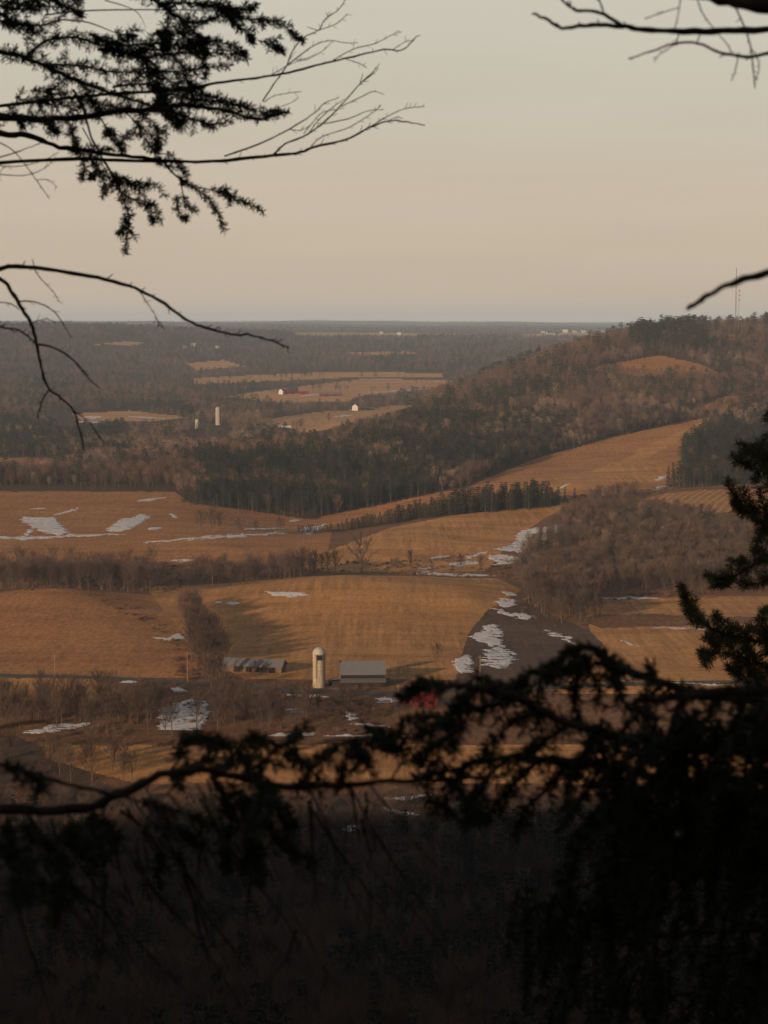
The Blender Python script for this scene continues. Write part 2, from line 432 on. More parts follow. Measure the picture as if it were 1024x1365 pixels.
def tag(o, label, cat, group=None, kind=None):
    o['label'] = label; o['category'] = cat
    if group: o['group'] = group
    if kind: o['kind'] = kind
    return o


def empty(name, loc=(0, 0, 0), rz=0, scale=1):
    o = bpy.data.objects.new(name, None); COL.objects.link(o)
    o.location = loc; o.rotation_euler = (0, 0, rz); o.scale = (scale,) * 3 if not isinstance(scale, tuple) else scale
    o.empty_display_size = .1
    return o


class MB:
    def __init__(s): s.v = []; s.f3 = []; s.f4 = []; s.fn = []

    def add(s, vs): n = len(s.v); s.v.extend(vs); return n

    def quad(s, a, b, c, d):
        n = s.add([tuple(a), tuple(b), tuple(c), tuple(d)]); s.f4.append((n, n + 1, n + 2, n + 3))

    def tri(s, a, b, c):
        n = s.add([tuple(a), tuple(b), tuple(c)]); s.f3.append((n, n + 1, n + 2))

    def tube(s, pts, radii, sides=6, cap=True):
        pts = [Vector(p) for p in pts]
        rings = []
        up = Vector((.13, .31, .94))
        for i, p in enumerate(pts):
            d = (pts[min(i + 1, len(pts) - 1)] - pts[max(i - 1, 0)]).normalized()
            a = d.cross(up)
            if a.length < .05: a = d.cross(Vector((1, 0, 0)))
            a.normalize(); b = d.cross(a)
            r = radii[i] if hasattr(radii, '__len__') else radii
            rings.append(s.add([tuple(p + (a * math.cos(2 * math.pi * k / sides) + b * math.sin(2 * math.pi * k / sides)) * r) for k in range(sides)]))
        for i in range(len(pts) - 1):
            for k in range(sides):
                k2 = (k + 1) % sides
                s.f4.append((rings[i] + k, rings[i] + k2, rings[i + 1] + k2, rings[i + 1] + k))
        if cap:
            for rg, p in ((rings[0], pts[0]), (rings[-1], pts[-1])):
                c = s.add([tuple(p)])
                for k in range(sides): s.f3.append((rg + k, rg + (k + 1) % sides, c))

    def box(s, x0, x1, y0, y1, z0, z1):
        n = s.add([(x0, y0, z0), (x1, y0, z0), (x1, y1, z0), (x0, y1, z0), (x0, y0, z1), (x1, y0, z1), (x1, y1, z1), (x0, y1, z1)])
        for f in ((3, 2, 1, 0), (4, 5, 6, 7), (0, 1, 5, 4), (1, 2, 6, 5), (2, 3, 7, 6), (3, 0, 4, 7)): s.f4.append(tuple(n + k for k in f))

    def slab(s, a, b, c, d, t):
        """plate over the quad abcd, thickness t along its normal"""
        a, b, c, d = map(Vector, (a, b, c, d)); nrm = (b - a).cross(d - a).normalized() * t
        n = s.add([tuple(p) for p in (a, b, c, d, a + nrm, b + nrm, c + nrm, d + nrm)])
        for f in ((3, 2, 1, 0), (4, 5, 6, 7), (0, 1, 5, 4), (1, 2, 6, 5), (2, 3, 7, 6), (3, 0, 4, 7)): s.f4.append(tuple(n + k for k in f))

    def lathe(s, prof, n=20):
        rg = [s.add([(r * math.cos(2 * math.pi * k / n), r * math.sin(2 * math.pi * k / n), z) for k in range(n)]) for r, z in prof]
        for i in range(len(prof) - 1):
            for k in range(n):
                k2 = (k + 1) % n; s.f4.append((rg[i] + k, rg[i] + k2, rg[i + 1] + k2, rg[i + 1] + k))

    def mesh(s, name, m, smooth=False):
        return mesh_np(name, s.v, [np.array(s.f4).reshape(-1, 4), np.array(s.f3).reshape(-1, 3)], m, smooth)

    def build(s, name, m, parent=None, smooth=False):
        return link(name, s.mesh(name, m, smooth), parent)


# ------------------------------------------------------------------ ground sheet
def make_ground():
    a0 = np.arctan((np.arange(-40, 1064.1, 1.7) - W / 2) / F)
    a1 = np.arctan((np.arange(1074, 1600, 14.0) - W / 2) / F)
    a2 = np.arctan((np.arange(-560, -45, 14.0) - W / 2) / F)
    lo, hi = a2[0], a1[-1]
    a3 = np.linspace(hi, 2 * math.pi + lo, 62)[1:-1]
    th = np.concatenate([a2, a0, a1, a3])
    nfan = len(a2) + len(a0) + len(a1)
    rad = np.concatenate([np.geomspace(1.5, 250, 40)[:-1], np.exp(np.arange(math.log(250), math.log(640), .009)), np.exp(np.arange(math.log(640), math.log(3200), .0032)), np.exp(np.arange(math.log(3200), math.log(27000), .012))])
    n, m = len(rad), len(th)
    # forward distance in the fan, true radius outside it
    sec = 1 / np.maximum(np.cos(th), .93)
    sec[nfan:] = sec[nfan - 1]
    X = rad[:, None] * sec[None] * np.sin(th)[None]
    Y = rad[:, None] * sec[None] * np.cos(th)[None]
    Z = height(X, Y)
    V = np.stack([X, Y, Z], -1).reshape(-1, 3)
    i = np.arange(n - 1)[:, None]; j = np.arange(m)[None]
    j2 = (j + 1) % m
    Q = np.stack([i * m + j, i * m + j2, (i + 1) * m + j2, (i + 1) * m + j], -1).reshape(-1, 4)
    C = V[Q].mean(1)
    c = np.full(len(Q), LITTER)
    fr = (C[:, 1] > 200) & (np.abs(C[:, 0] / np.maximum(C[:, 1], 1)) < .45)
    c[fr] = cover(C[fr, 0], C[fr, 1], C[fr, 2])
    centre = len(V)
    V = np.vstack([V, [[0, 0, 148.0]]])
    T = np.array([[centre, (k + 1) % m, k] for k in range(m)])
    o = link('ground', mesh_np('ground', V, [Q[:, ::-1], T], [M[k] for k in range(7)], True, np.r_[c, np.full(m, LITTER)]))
    tag(o, 'rolling valley ground of dry fields, ploughed soil and woodland floor', 'ground', kind='structure')


def make_snow():
    """every snow patch gets its own fine grid, draped a hand's breadth over the ground"""
    VV, QQ, n0 = [], [], 0
    for d0, d1, poly in SNOW:
        p = np.asarray(poly, float)
        x0, x1 = p[:, 0].min() - 10, p[:, 0].max() + 10
        y0, y1 = p[:, 1].min() - 7, p[:, 1].max() + 7
        if x1 < -60 or x0 > 1084: continue
        x0, x1 = max(x0, -60), min(x1, 1084)
        # distances whose ground falls in the patch's rows
        dd = np.exp(np.arange(math.log(d0), math.log(d1), .006))
        ok = np.zeros(len(dd), bool)
        for q in np.linspace(x0, x1, 7):
            X = (q - W / 2) / F * dd
            _, py = project(X, dd, height(X, dd)); ok |= (py > y0) & (py < y1)
        if not ok.any(): continue
        e0, e1 = dd[ok][0] * .994, dd[ok][-1] * 1.006
        st = .0011 if e0 > 900 else .0016
        rad = np.exp(np.arange(math.log(e0), math.log(e1), st))
        a = np.arange(x0, x1, .75)
        Y = np.repeat(rad[:, None], len(a), 1); X = (a[None] - W / 2) / F * Y
        Z = height(X, Y)
        n, m = X.shape
        i = np.arange(n - 1)[:, None]; j = np.arange(m - 1)[None]
        Q = np.stack([i * m + j, i * m + j + 1, (i + 1) * m + j + 1, (i + 1) * m + j], -1).reshape(-1, 4)
        V = np.stack([X, Y, Z], -1).reshape(-1, 3)
        C = V[Q].mean(1)
        k = snow_one(C[:, 0], C[:, 1], C[:, 2], d0, d1, poly)
        if not k.any(): continue
        u, inv = np.unique(Q[k], return_inverse=True); inv = inv.reshape(-1, 4)
        SV = V[u].copy(); cnt = np.bincount(inv.ravel(), minlength=len(u))
        SV[:, 2] += np.where(cnt >= 4, .26, .08)
        VV.append(SV); QQ.append(inv + n0); n0 += len(u)
    s = link('snow', mesh_np('snow', np.vstack(VV), [np.vstack(QQ)], M['snow'], True))
    tag(s, 'patches of old white snow left in the hollows and along field edges', 'snow', kind='stuff')


make_ground()
make_snow()


# road in front of the left dome and past the farm
def ribbon(name, pts, width, m, lift=.12):
    b = []
    P = []
    for k in range(len(pts) - 1):
        (p0, d0), (p1, d1) = pts[k], pts[k + 1]
        for t in np.linspace(0, 1, 14)[:-1]: P.append((p0 + (p1 - p0) * t, d0 + (d1 - d0) * t))
    P.append(pts[-1])
    G = [ground_pt(p, d) for p, d in P]
    V = []
    for i, g in enumerate(G):
        d = (G[min(i + 1, len(G) - 1)] - G[max(i - 1, 0)]); d.z = 0; d.normalize()
        s_ = Vector((-d.y, d.x, 0)) * width / 2
        for q in (g + s_, g - s_):
            V.append((q.x, q.y, gz(q.x, q.y) + lift))
    Q = [(2 * i, 2 * i + 1, 2 * i + 3, 2 * i + 2) for i in range(len(G) - 1)]
    return link(name, mesh_np(name, V, [np.array(Q)], m, True))


tag(ribbon('road', [(-400, 850), (0, 856), (150, 850), (280, 836), (400, 824), (520, 818), (640, 826), (900, 840), (1400, 850)], 7.5, M['road'], .18), 'narrow dark country road passing below the fields and the farm', 'road', kind='structure')


tag(ribbon('farm_lane', [(446, 819), (448, 824), (447, 829)], 4.5, M['lane'], .14), 'short worn dirt lane from the road to the barn', 'lane', kind='structure')


# ------------------------------------------------------------------ tree prototypes
def rnd(a, b): return random.uniform(a, b)


def ribbon_twig(mb, p, d, L, w):
    side = d.cross(Vector((rnd(-1, 1), rnd(-1, 1), rnd(-1, 1))))
    if side.length < 1e-3: return
    side.normalize()
    mid = p + d * L * .55 + Vector((rnd(-1, 1), rnd(-1, 1), rnd(-.3, 1))) * L * .08
    mb.quad(p - side * w * .5, p + side * w * .5, mid + side * w * .4, mid - side * w * .4)
    tip = mid + (d + Vector((0, 0, .25))) * L * .45
    mb.tri(mid - side * w * .4, mid + side * w * .4, tip)


def bare_tree(seed, h=14.0, spread=.33, limbs=14, br=7, tw=12, wmul=1.0, name='bare', lo=.22, multi=1, rk=1.0, key=None):
    random.seed(seed)
    T, C = MB(), MB()
    for st in range(multi):
        lean = Vector((rnd(-.05, .05), rnd(-.05, .05), 1)) + (Vector((rnd(-.25, .25), rnd(-.25, .25), 0)) if multi > 1 else Vector())
        pts = [Vector((0, 0, -.6))]
        for k in range(1, 9):
            pts.append(pts[-1] + lean * h * .105 + Vector((rnd(-1, 1), rnd(-1, 1), 0)) * h * .010)
        rad = [h * .0145 * rk ** .5 * (1 - k / 9.0) ** .9 + h * .0012 for k in range(9)]
        T.tube(pts, rad, 6)

        def tp(t):
            q = t * 8; i = min(int(q), 7); return pts[i].lerp(pts[i + 1], q - i)
        for l in range(limbs):
            t = lo + (.97 - lo) * (l + rnd(0, .8)) / limbs
            p = tp(t); az = l * 2.4 + rnd(-.5, .5)
            up = rnd(.55, 1.1) + t * .5
            d = Vector((math.cos(az), math.sin(az), up)).normalized()
            env = math.sin(math.pi * min(1, .18 + t * .85)) ** .7
            L = h * spread * rnd(.75, 1.15) * (.35 + .75 * env)
            lp = [p]
            for k in range(4):
                d = (d + Vector((rnd(-.2, .2), rnd(-.2, .2), .10))).normalized(); lp.append(lp[-1] + d * L / 4)
            r0 = h * .0050 * (1.15 - t * .6) * rk
            T.tube(lp, [r0 * (1 - k / 4.6) for k in range(5)], 4, False)
            for b in range(br):
                q = (b + rnd(.3, 1)) / br * 3.9; i = min(int(q), 3); bp = lp[i].lerp(lp[i + 1], q - i)
                ld = (lp[i + 1] - lp[i]).normalized()
                bd = (ld + Vector((rnd(-1, 1), rnd(-1, 1), rnd(-.2, .9))) * .8).normalized()
                BL = L * rnd(.28, .5)
                mid = bp + bd * BL * .5
                end = mid + (bd + Vector((rnd(-.3, .3), rnd(-.3, .3), .25))).normalized() * BL * .5
                C.tube([bp, mid, end], [h * .0018 * wmul, h * .0013 * wmul, h * .0006 * wmul], 3, False)
                for w_ in range(tw):
                    s_ = rnd(.1, 1); tb = bp.lerp(mid, s_ * 2) if s_ < .5 else mid.lerp(end, s_ * 2 - 1)
                    td = (bd + Vector((rnd(-1, 1), rnd(-1, 1), rnd(-.3, 1))) * .85).normalized()
                    ribbon_twig(C, tb, td, h * rnd(.05, .11), h * .0022 * wmul * rnd(.7, 1.3))
    return T.mesh(name + '_trunk', M['bark']), C.mesh(name + '_crown', M[key] if key else M['twig'] if wmul <= 1.3 else M['twig_far'])


def card(mb, p, d, L, w):
    side = d.cross(Vector((rnd(-1, 1), rnd(-1, 1), rnd(-1, 1))))
    if side.length < 1e-3: return
    side.normalize()
    m1 = p + d * L * .5
    mb.quad(p, m1 + side * w * .5, p + d * L, m1 - side * w * .5 * rnd(.4, 1))


def spruce(seed, h=15.0, rad=.17, whorls=22, cards=8, cw=1.0, name='spruce', base=.06):
    random.seed(seed)
    T, C = MB(), MB()
    T.tube([(0, 0, -.6), (0, 0, h * .5), (0, 0, h * .99)], [h * .013, h * .008, h * .001], 6)
    for k in range(whorls):
        t = base + (1 - base) * (k + rnd(0, .6)) / whorls
        L0 = h * rad * (1 - t) ** .85 + h * .012
        for b in range(7):
            az = b * 2 * math.pi / 7 + k * .7 + rnd(-.25, .25)
            L = L0 * rnd(.7, 1.15)
            d = Vector((math.cos(az), math.sin(az), rnd(-.30, .05)))
            p0 = Vector((0, 0, t * h))
            for c in range(cards):
                s_ = .15 + .85 * (c + rnd(0, 1)) / cards
                p = p0 + d * L * s_ * .88 + Vector((0, 0, -.06 * L * s_))
                cd = (d * .8 + Vector((-d.y, d.x, 0)) * rnd(-1.0, 1.0) + Vector((0, 0, rnd(-.5, .25)))).normalized()
                card(C, p, cd, h * .042 * cw * rnd(.7, 1.3), h * .017 * cw)
    return T.mesh(name + '_trunk', M['bark']), C.mesh(name + '_crown', M['needle'])


def pine(seed, h=16.0, rad=.24, layers=11, cards=16, cw=1.0, name='pine', base=.22):
    random.seed(seed)
    T, C = MB(), MB()
    T.tube([(0, 0, -.6), (rnd(-.2, .2), rnd(-.2, .2), h * .5), (0, 0, h * .97)], [h * .016, h * .011, h * .002], 6)
    for k in range(layers):
        t = base + (1 - base) * (k + rnd(0, .6)) / layers
        prof = math.sin(math.pi * (.20 + .78 * (t - base) / (1 - base))) ** .75
        for b in range(6):
            az = b * math.pi / 3 + k * .9 + rnd(-.4, .4)
            L = h * rad * prof * rnd(.55, 1.2)
            d = Vector((math.cos(az), math.sin(az), rnd(.0, .35)))
            p0 = Vector((0, 0, t * h * .97))
            T.tube([p0, p0 + d * L * .8], [h * .003, h * .001], 3, False)
            for c in range(cards):
                s_ = .3 + .75 * random.random()
                p = p0 + d * L * s_ + Vector((rnd(-1, 1), rnd(-1, 1), rnd(-.25, .5))) * h * .022
                cd = Vector((rnd(-1, 1), rnd(-1, 1), rnd(-.2, 1))).normalized()
                card(C, p, (cd + d * .6).normalized(), h * .042 * cw * rnd(.6, 1.3), h * .018 * cw)
    return T.mesh(name + '_trunk', M['bark']), C.mesh(name + '_crown', M['needle'])


def shrub(seed, h=2.2, n=70):
    random.seed(seed)
    C = MB()
    for k in range(n):
        p = Vector((rnd(-.5, .5) * h, rnd(-.5, .5) * h, -.1))
        d = Vector((rnd(-.5, .5), rnd(-.5, .5), 1)).normalized()
        L = h * rnd(.5, 1)
        ribbon_twig(C, p, d, L, .06)
        for j in range(5):
            ribbon_twig(C, p + d * L * rnd(.2, .8), (d + Vector((rnd(-1, 1), rnd(-1, 1), rnd(0, .6)))).normalized(), h * rnd(.2, .45), .04)
    return C.mesh('shrub', M['brush'])


BARE = [bare_tree(11 + k, 14, s_, l, b, 15, 1.05, 'bare', lo) for k, (s_, l, b, lo) in enumerate(((.43, 15, 8, .20), (.38, 16, 8, .26), (.48, 14, 9, .16), (.36, 16, 8, .30), (.42, 15, 8, .22)))]
BOLD = [bare_tree(111 + k, 14, s_, l, 8, 12, 1.8, 'bold', lo, 1, 1.9, 'twig_dark') for k, (s_, l, lo) in enumerate(((.44, 12, .24), (.36, 13, .28), (.52, 11, .16)))]
SPRUCE = [spruce(31 + k, 15, r_) for k, r_ in enumerate((.16, .19, .145, .175))]
PINE = [pine(41 + k, 16, r_, l_) for k, (r_, l_) in enumerate(((.24, 11), (.20, 12), (.27, 10)))]
BARE_LO = [bare_tree(61 + k, 14, s_, 9, 4, 7, 2.4, 'bare_far', .2) for k, s_ in enumerate((.36, .32, .40))]
SPRUCE_LO = [spruce(71 + k, 15, r_, 11, 4, 1.9, 'spruce_far') for k, r_ in enumerate((.17, .21))]
PINE_LO = [pine(81 + k, 16, r_, 8, 6, 1.9, 'pine_far') for k, r_ in enumerate((.25, .30))]
SHRUB = [shrub(91 + k) for k in range(3)]


def recolour(sets, key):
    out = []
    for t_, c_ in sets:
        c2_ = c_.copy(); c2_.materials[0] = M[key]; out.append((t_, c2_))
    return out


BARE_RED, BARE_PALE = recolour(BARE[:3], 'twig_red'), recolour(BARE[1:4], 'twig_pale')
BARE_NEAR = recolour(BARE, 'twig_near')
BARE_LO_RED, BARE_LO_PALE = recolour(BARE_LO, 'twig_red'), recolour(BARE_LO, 'twig_pale')


def join_mesh(name, ms):
    """one mesh out of trunk and crown, for the woods that read as a mass"""
    bm = bmesh.new(); off = []
    me = bpy.data.meshes.new(name)
    for k, m_ in enumerate(ms):
        nf = len(bm.faces); bm.from_mesh(m_); bm.faces.ensure_lookup_table()
        for f in bm.faces[nf:]: f.material_index = k
        me.materials.append(m_.materials[0])
    bm.to_mesh(me); bm.free()
    return me


PROTO = bpy.data.collections.new('woods_sources')
KIDX = {}
_protos = []
for key, lst in (('bare', BARE), ('bare_red', BARE_RED), ('bare_pale', BARE_PALE), ('bare_lo_red', BARE_LO_RED), ('bare_lo_pale', BARE_LO_PALE), ('spruce', SPRUCE), ('pine', PINE), ('bare_lo', BARE_LO), ('spruce_lo', SPRUCE_LO), ('pine_lo', PINE_LO), ('shrub', [(s_,) for s_ in SHRUB])):
    KIDX[key] = []
    for k, ms in enumerate(lst):
        KIDX[key].append(len(_protos))
        o_ = bpy.data.objects.new('p%03d' % len(_protos), join_mesh(key, ms))
        _protos.append(o_); PROTO.objects.link(o_)


def woods_group():
    ng = bpy.data.node_groups.new('woods', 'GeometryNodeTree')
    ng.interface.new_socket('Geometry', in_out='INPUT', socket_type='NodeSocketGeometry')
    ng.interface.new_socket('Geometry', in_out='OUTPUT', socket_type='NodeSocketGeometry')
    N, L = ng.nodes, ng.links
    gi, go = N.new('NodeGroupInput'), N.new('NodeGroupOutput')
    ci = N.new('GeometryNodeCollectionInfo'); ci.inputs['Collection'].default_value = PROTO; ci.inputs['Separate Children'].default_value = True; ci.inputs['Reset Children'].default_value = True
    ip = N.new('GeometryNodeInstanceOnPoints'); ip.inputs['Pick Instance'].default_value = True

    def attr(n, t):
        a = N.new('GeometryNodeInputNamedAttribute'); a.data_type = t; a.inputs['Name'].default_value = n; return a.outputs['Attribute']
    L.new(gi.outputs[0], ip.inputs['Points']); L.new(ci.outputs[0], ip.inputs['Instance'])
    L.new(attr('pick', 'INT'), ip.inputs['Instance Index'])
    L.new(attr('size', 'FLOAT_VECTOR'), ip.inputs['Scale'])
    cx = N.new('ShaderNodeCombineXYZ'); L.new(attr('turn', 'FLOAT'), cx.inputs['Z'])
    er = N.new('FunctionNodeEulerToRotation'); L.new(cx.outputs[0], er.inputs[0]); L.new(er.outputs[0], ip.inputs['Rotation'])
    L.new(ip.outputs[0], go.inputs[0])
    return ng


WG = woods_group()


def woods(name, pts, picks, sizes, label, cat='woods'):
    me = bpy.data.meshes.new(name)
    n = len(pts)
    me.vertices.add(n); me.vertices.foreach_set('co', np.asarray(pts, np.float32).ravel())
    a = me.attributes.new('pick', 'INT', 'POINT'); a.data.foreach_set('value', np.asarray(picks, np.int32))
    a = me.attributes.new('turn', 'FLOAT', 'POINT'); a.data.foreach_set('value', RNG.uniform(0, 6.28, n).astype(np.float32))
    s = np.asarray(sizes, np.float32)
    sv = np.stack([s * RNG.uniform(.85, 1.2, n), s * RNG.uniform(.85, 1.2, n), s * RNG.uniform(.9, 1.12, n)], -1).astype(np.float32)
    a = me.attributes.new('size', 'FLOAT_VECTOR', 'POINT'); a.data.foreach_set('vector', sv.ravel())
    o = link(name, me)
    md = o.modifiers.new('woods', 'NODES'); md.node_group = WG
    tag(o, label, cat, kind='stuff')
    print('WOODS', name, n)
    return o


def grid_points(d0, d1, spacing, pxlo=-70, pxhi=1094):
    """jittered points on the ground inside the view wedge between two forward distances"""
    xs0, xs1 = (pxlo - W / 2) / F * d1, (pxhi - W / 2) / F * d1
    X, Y = np.meshgrid(np.arange(xs0, xs1, spacing), np.arange(d0, d1, spacing))
    X = X.ravel() + RNG.uniform(-.48, .48, X.size) * spacing
    Y = Y.ravel() + RNG.uniform(-.48, .48, Y.size) * spacing
    k = (X > (pxlo - W / 2) / F * Y) & (X < (pxhi - W / 2) / F * Y) & (Y > d0) & (Y < d1)
    X, Y = X[k], Y[k]
    Z = height(X, Y)
    px, py = project(X, Y, Z)
    return X, Y, Z, px, py


def pick_from(keys, probs, n):
    """random prototype indices; probs (n,len(keys))"""
    c = np.cumsum(probs, 1); c /= c[:, -1:]
    r = RNG.random(n)[:, None]
    w = (r > c).sum(1).clip(0, len(keys) - 1)
    return w, np.array([KIDX[keys[a]][RNG.integers(len(KIDX[keys[a]]))] for a in w])


# ---- hillside and valley woods (masses nobody could count)
CONIF = [  # (polygon of ground pixels, share of conifers)
    [(240, 655), (330, 625), (420, 595), (520, 575), (640, 520), (720, 520), (770, 560), (740, 605), (650, 640), (590, 668), (430, 696), (250, 670)],
]


def conif_share(px, py, D, X, Y):
    s = np.full(px.shape, .13)
    s[inside(px, py, CONIF[0]) & ((D < 1990) | (px > 470))] = .68
    s[(D > 1640) & (D < 1990) & (px > 245) & (px < 480)] = .82
    s[inside(px, py, [(480, 610), (590, 560), (700, 540), (745, 590), (640, 640), (560, 665), (480, 670)])] = .6
    s[(D > 2700) & (D < 3150) & (px > 840) & (px < 940)] = .75
    s[(D > 1600) & (px > 895) & (py < 660) & (py > 560)] = .8
    s[(D < 2450) & (px < 260)] = .28
    s[(D > 2450) & (D < 3450) & (px < 260)] = .55
    s[(D > 1990) & (D < 2950) & (px > 170) & (px < 470)] = .10
    s[(D > 3500)] = .30
    s[(D > 6000)] = .45
    cl = fbm(X / 70, Y / 110, 77)
    return np.clip(s + (cl - .5) * 2.6 * np.clip(s * 2.2, .15, 1), 0, .97)


VIS = [(4000, [(253, 511), (257, 504), (432, 497.5), (590, 498.5), (588, 502), (480, 501), (432, 504)]), (3350, [(311, 528), (372, 519), (430, 512), (483, 507), (594, 508), (585, 516), (487, 526), (462, 534), (376, 534)]),
       (2650, [(356, 557), (421, 549), (487, 546), (540, 540), (575, 536), (528, 549), (462, 565), (430, 580), (405, 580), (376, 569)]), (2760, [(60, 550), (130, 546), (255, 556), (250, 561), (150, 562), (80, 572)]),
       (2150, [(-60, 612), (70, 611), (95, 614), (50, 620), (-60, 624)]), (6900, [(390, 443), (545, 444), (560, 448), (400, 446)]), (5000, [(125, 458), (190, 456), (185, 460), (130, 461)]), (5000, [(245, 482), (300, 480), (320, 488), (260, 492)])]


def blocks_view(px, py, D, h):
    """crown of a tree at D standing in front of one of the open valley fields"""
    r = np.zeros(px.shape, bool)
    for d_, poly in VIS:
        for f_ in (.35, .75):
            r |= (D < d_ * 1.45) & inside(px, py - f_ * h * F / D, poly)
    return r


def far_woods():
    out = {'hillside_woods': [], 'valley_woods': [], 'plateau_woods': []}
    for d0, d1, sp in ((1640, 2300, 7.4), (2300, 3150, 9.2), (3150, 4200, 14), (4200, 5600, 18), (5600, 8500, 25), (8500, 13000, 50), (13000, 24500, 85)):
        X, Y, Z, px, py = grid_points(d0, d1, sp)
        c = cover(X, Y, Z)
        k = c == LITTER
        # hedges between the far fields
        hd = (c == TAN) & (fbm(X / 60, Y / 120, 55) > .70) & (Y > 3000)
        k = k | hd
        # keep the edge of the near woods as in the photo
        k &= ~((Y < 1790) & (px < 235)) & ~((Y < 1660) & (px > 600) & (px < 905))
        k &= ~((Y < 1700) & (px > 1000))
        k &= ~((np.abs(px - 291) < 14) & (Y > 2500) & (Y < 2860)) & ~((np.abs(px - 263) < 12) & (Y > 2500) & (Y < 2860))
        k &= ~((px > 360) & (px < 500) & (Y > 2550) & (Y < 2760) & (py > 560))
        X, Y, Z, px, py = X[k], Y[k], Z[k], px[k], py[k]
        s = conif_share(px, py, Y, X, Y)
        keys = ['bare', 'bare_red', 'bare_pale', 'pine', 'spruce'] if d1 <= 2300 else ['bare_lo', 'bare_lo_red', 'bare_lo_pale', 'pine_lo', 'spruce_lo']
        pr = np.clip((fbm(X / 55, Y / 90, 88) - .46) * 7, 0.05, .9); pp_ = np.clip((fbm(X / 45, Y / 80, 99) - .57) * 9, .02, .9) * np.where(px < 640, .55, 1)
        pp_ = np.where((Y > 1990) & (Y < 3000) & (px < 480), np.clip(pp_ + .35, 0, .9), pp_)
        w, idx = pick_from(keys, np.stack([(1 - s) * (1 - pr) * (1 - pp_), (1 - s) * pr * (1 - pp_), (1 - s) * pp_, s * .7, s * .3], 1), len(X))
        size = RNG.triangular(.5, .9, 1.4, len(X)) * (1 + .3 * (fbm(X / 60, Y / 60, 9) - .5) * 2)
        if d1 <= 3150: size *= np.where(w < 3, .95, 1.12)
        size = np.clip(size, .45, 1.3)
        size[(Y > 2000) & (Y < 2250) & (px > 900) & (px < 960)] *= .6
        size *= np.clip(np.minimum(1, .75 + 0 * Y), .5, 1.2) if d0 >= 13000 else 1
        k = ~(blocks_view(px, py, Y, size * 14) & (Y > 1900) & ((Y > 2480) | (px < 240) | ((px < 560) & (Y > 1980))))
        X, Y, Z, px, py, w, idx, size = X[k], Y[k], Z[k], px[k], py[k], w[k], idx[k], size[k]
        hill = (px > 240) & (Y < 3150) & ~((px < 480) & (Y > 2350)) & ~((px < 380) & (Y > 2000))
        zone = np.where(hill, 0, np.where(Y < 5200, 1, 2))
        for z_, nm in enumerate(out):
            q = zone == z_
            out[nm].append((np.stack([X[q], Y[q], Z[q]], -1), idx[q], size[q]))
    lab = {'hillside_woods': 'brown bare woods with dark evergreens covering the long hillside', 'valley_woods': 'hazy grey-brown woods filling the valley beyond the hill', 'plateau_woods': 'distant blue-grey woods stretching to the horizon'}
    for nm, ch in out.items():
        woods(nm, np.vstack([c_[0] for c_ in ch]), np.concatenate([c_[1] for c_ in ch]), np.concatenate([c_[2] for c_ in ch]), lab[nm])


far_woods()


def ground_hit(px, py, d0, d1):
    D = np.exp(np.arange(math.log(d0), math.log(d1), .004)); X = (px - W / 2) / F * D
    for _ in range(2):
        Z = height(X, D); X = (px - W / 2) / F * (D * CP - (Z - EYE) * SP)
    _, q = project(X, D, Z)
    k = np.nonzero(q <= py)[0]
    return (X[k[0]], D[k[0]], Z[k[0]]) if len(k) else None


def far_hedges():
    P = []
    random.seed(3)
    for a, b_, d0, d1, n in (((255, 508), (432, 502), 3800, 5600, 60), ((300, 520), (372, 515.5), 3600, 5200, 26), ((362, 526), (372, 525), 3400, 4600, 7), ((398, 523), (430, 520), 3400, 4800, 10), ((425, 513), (470, 511), 3400, 5200, 22), ((445, 521), (470, 520), 3400, 4800, 9),
                             ((400, 556), (470, 549), 2600, 3500, 10), ((440, 551), (500, 546), 2600, 3500, 22), ((478, 546), (520, 543), 2600, 3600, 14), ((385, 570), (420, 573), 2500, 3300, 14), ((480, 524), (560, 519), 3300, 4900, 12), ((540, 512), (590, 511), 3300, 4900, 10), ((415, 566), (440, 562), 2500, 3300, 4)):
        for k in range(n):
            t = random.random()
            g = ground_hit(a[0] + (b_[0] - a[0]) * t, a[1] + (b_[1] - a[1]) * t + rnd(-.5, .5), d0, d1)
            if g: P.append(g)
    P = np.array(P)
    woods('hedges', P, RNG.choice(KIDX['bare_lo'] * 3 + KIDX['pine_lo'], len(P)), RNG.uniform(.45, 1.0, len(P)), 'thin dark hedges and shrubs dividing the far valley fields', 'hedge')


far_hedges()


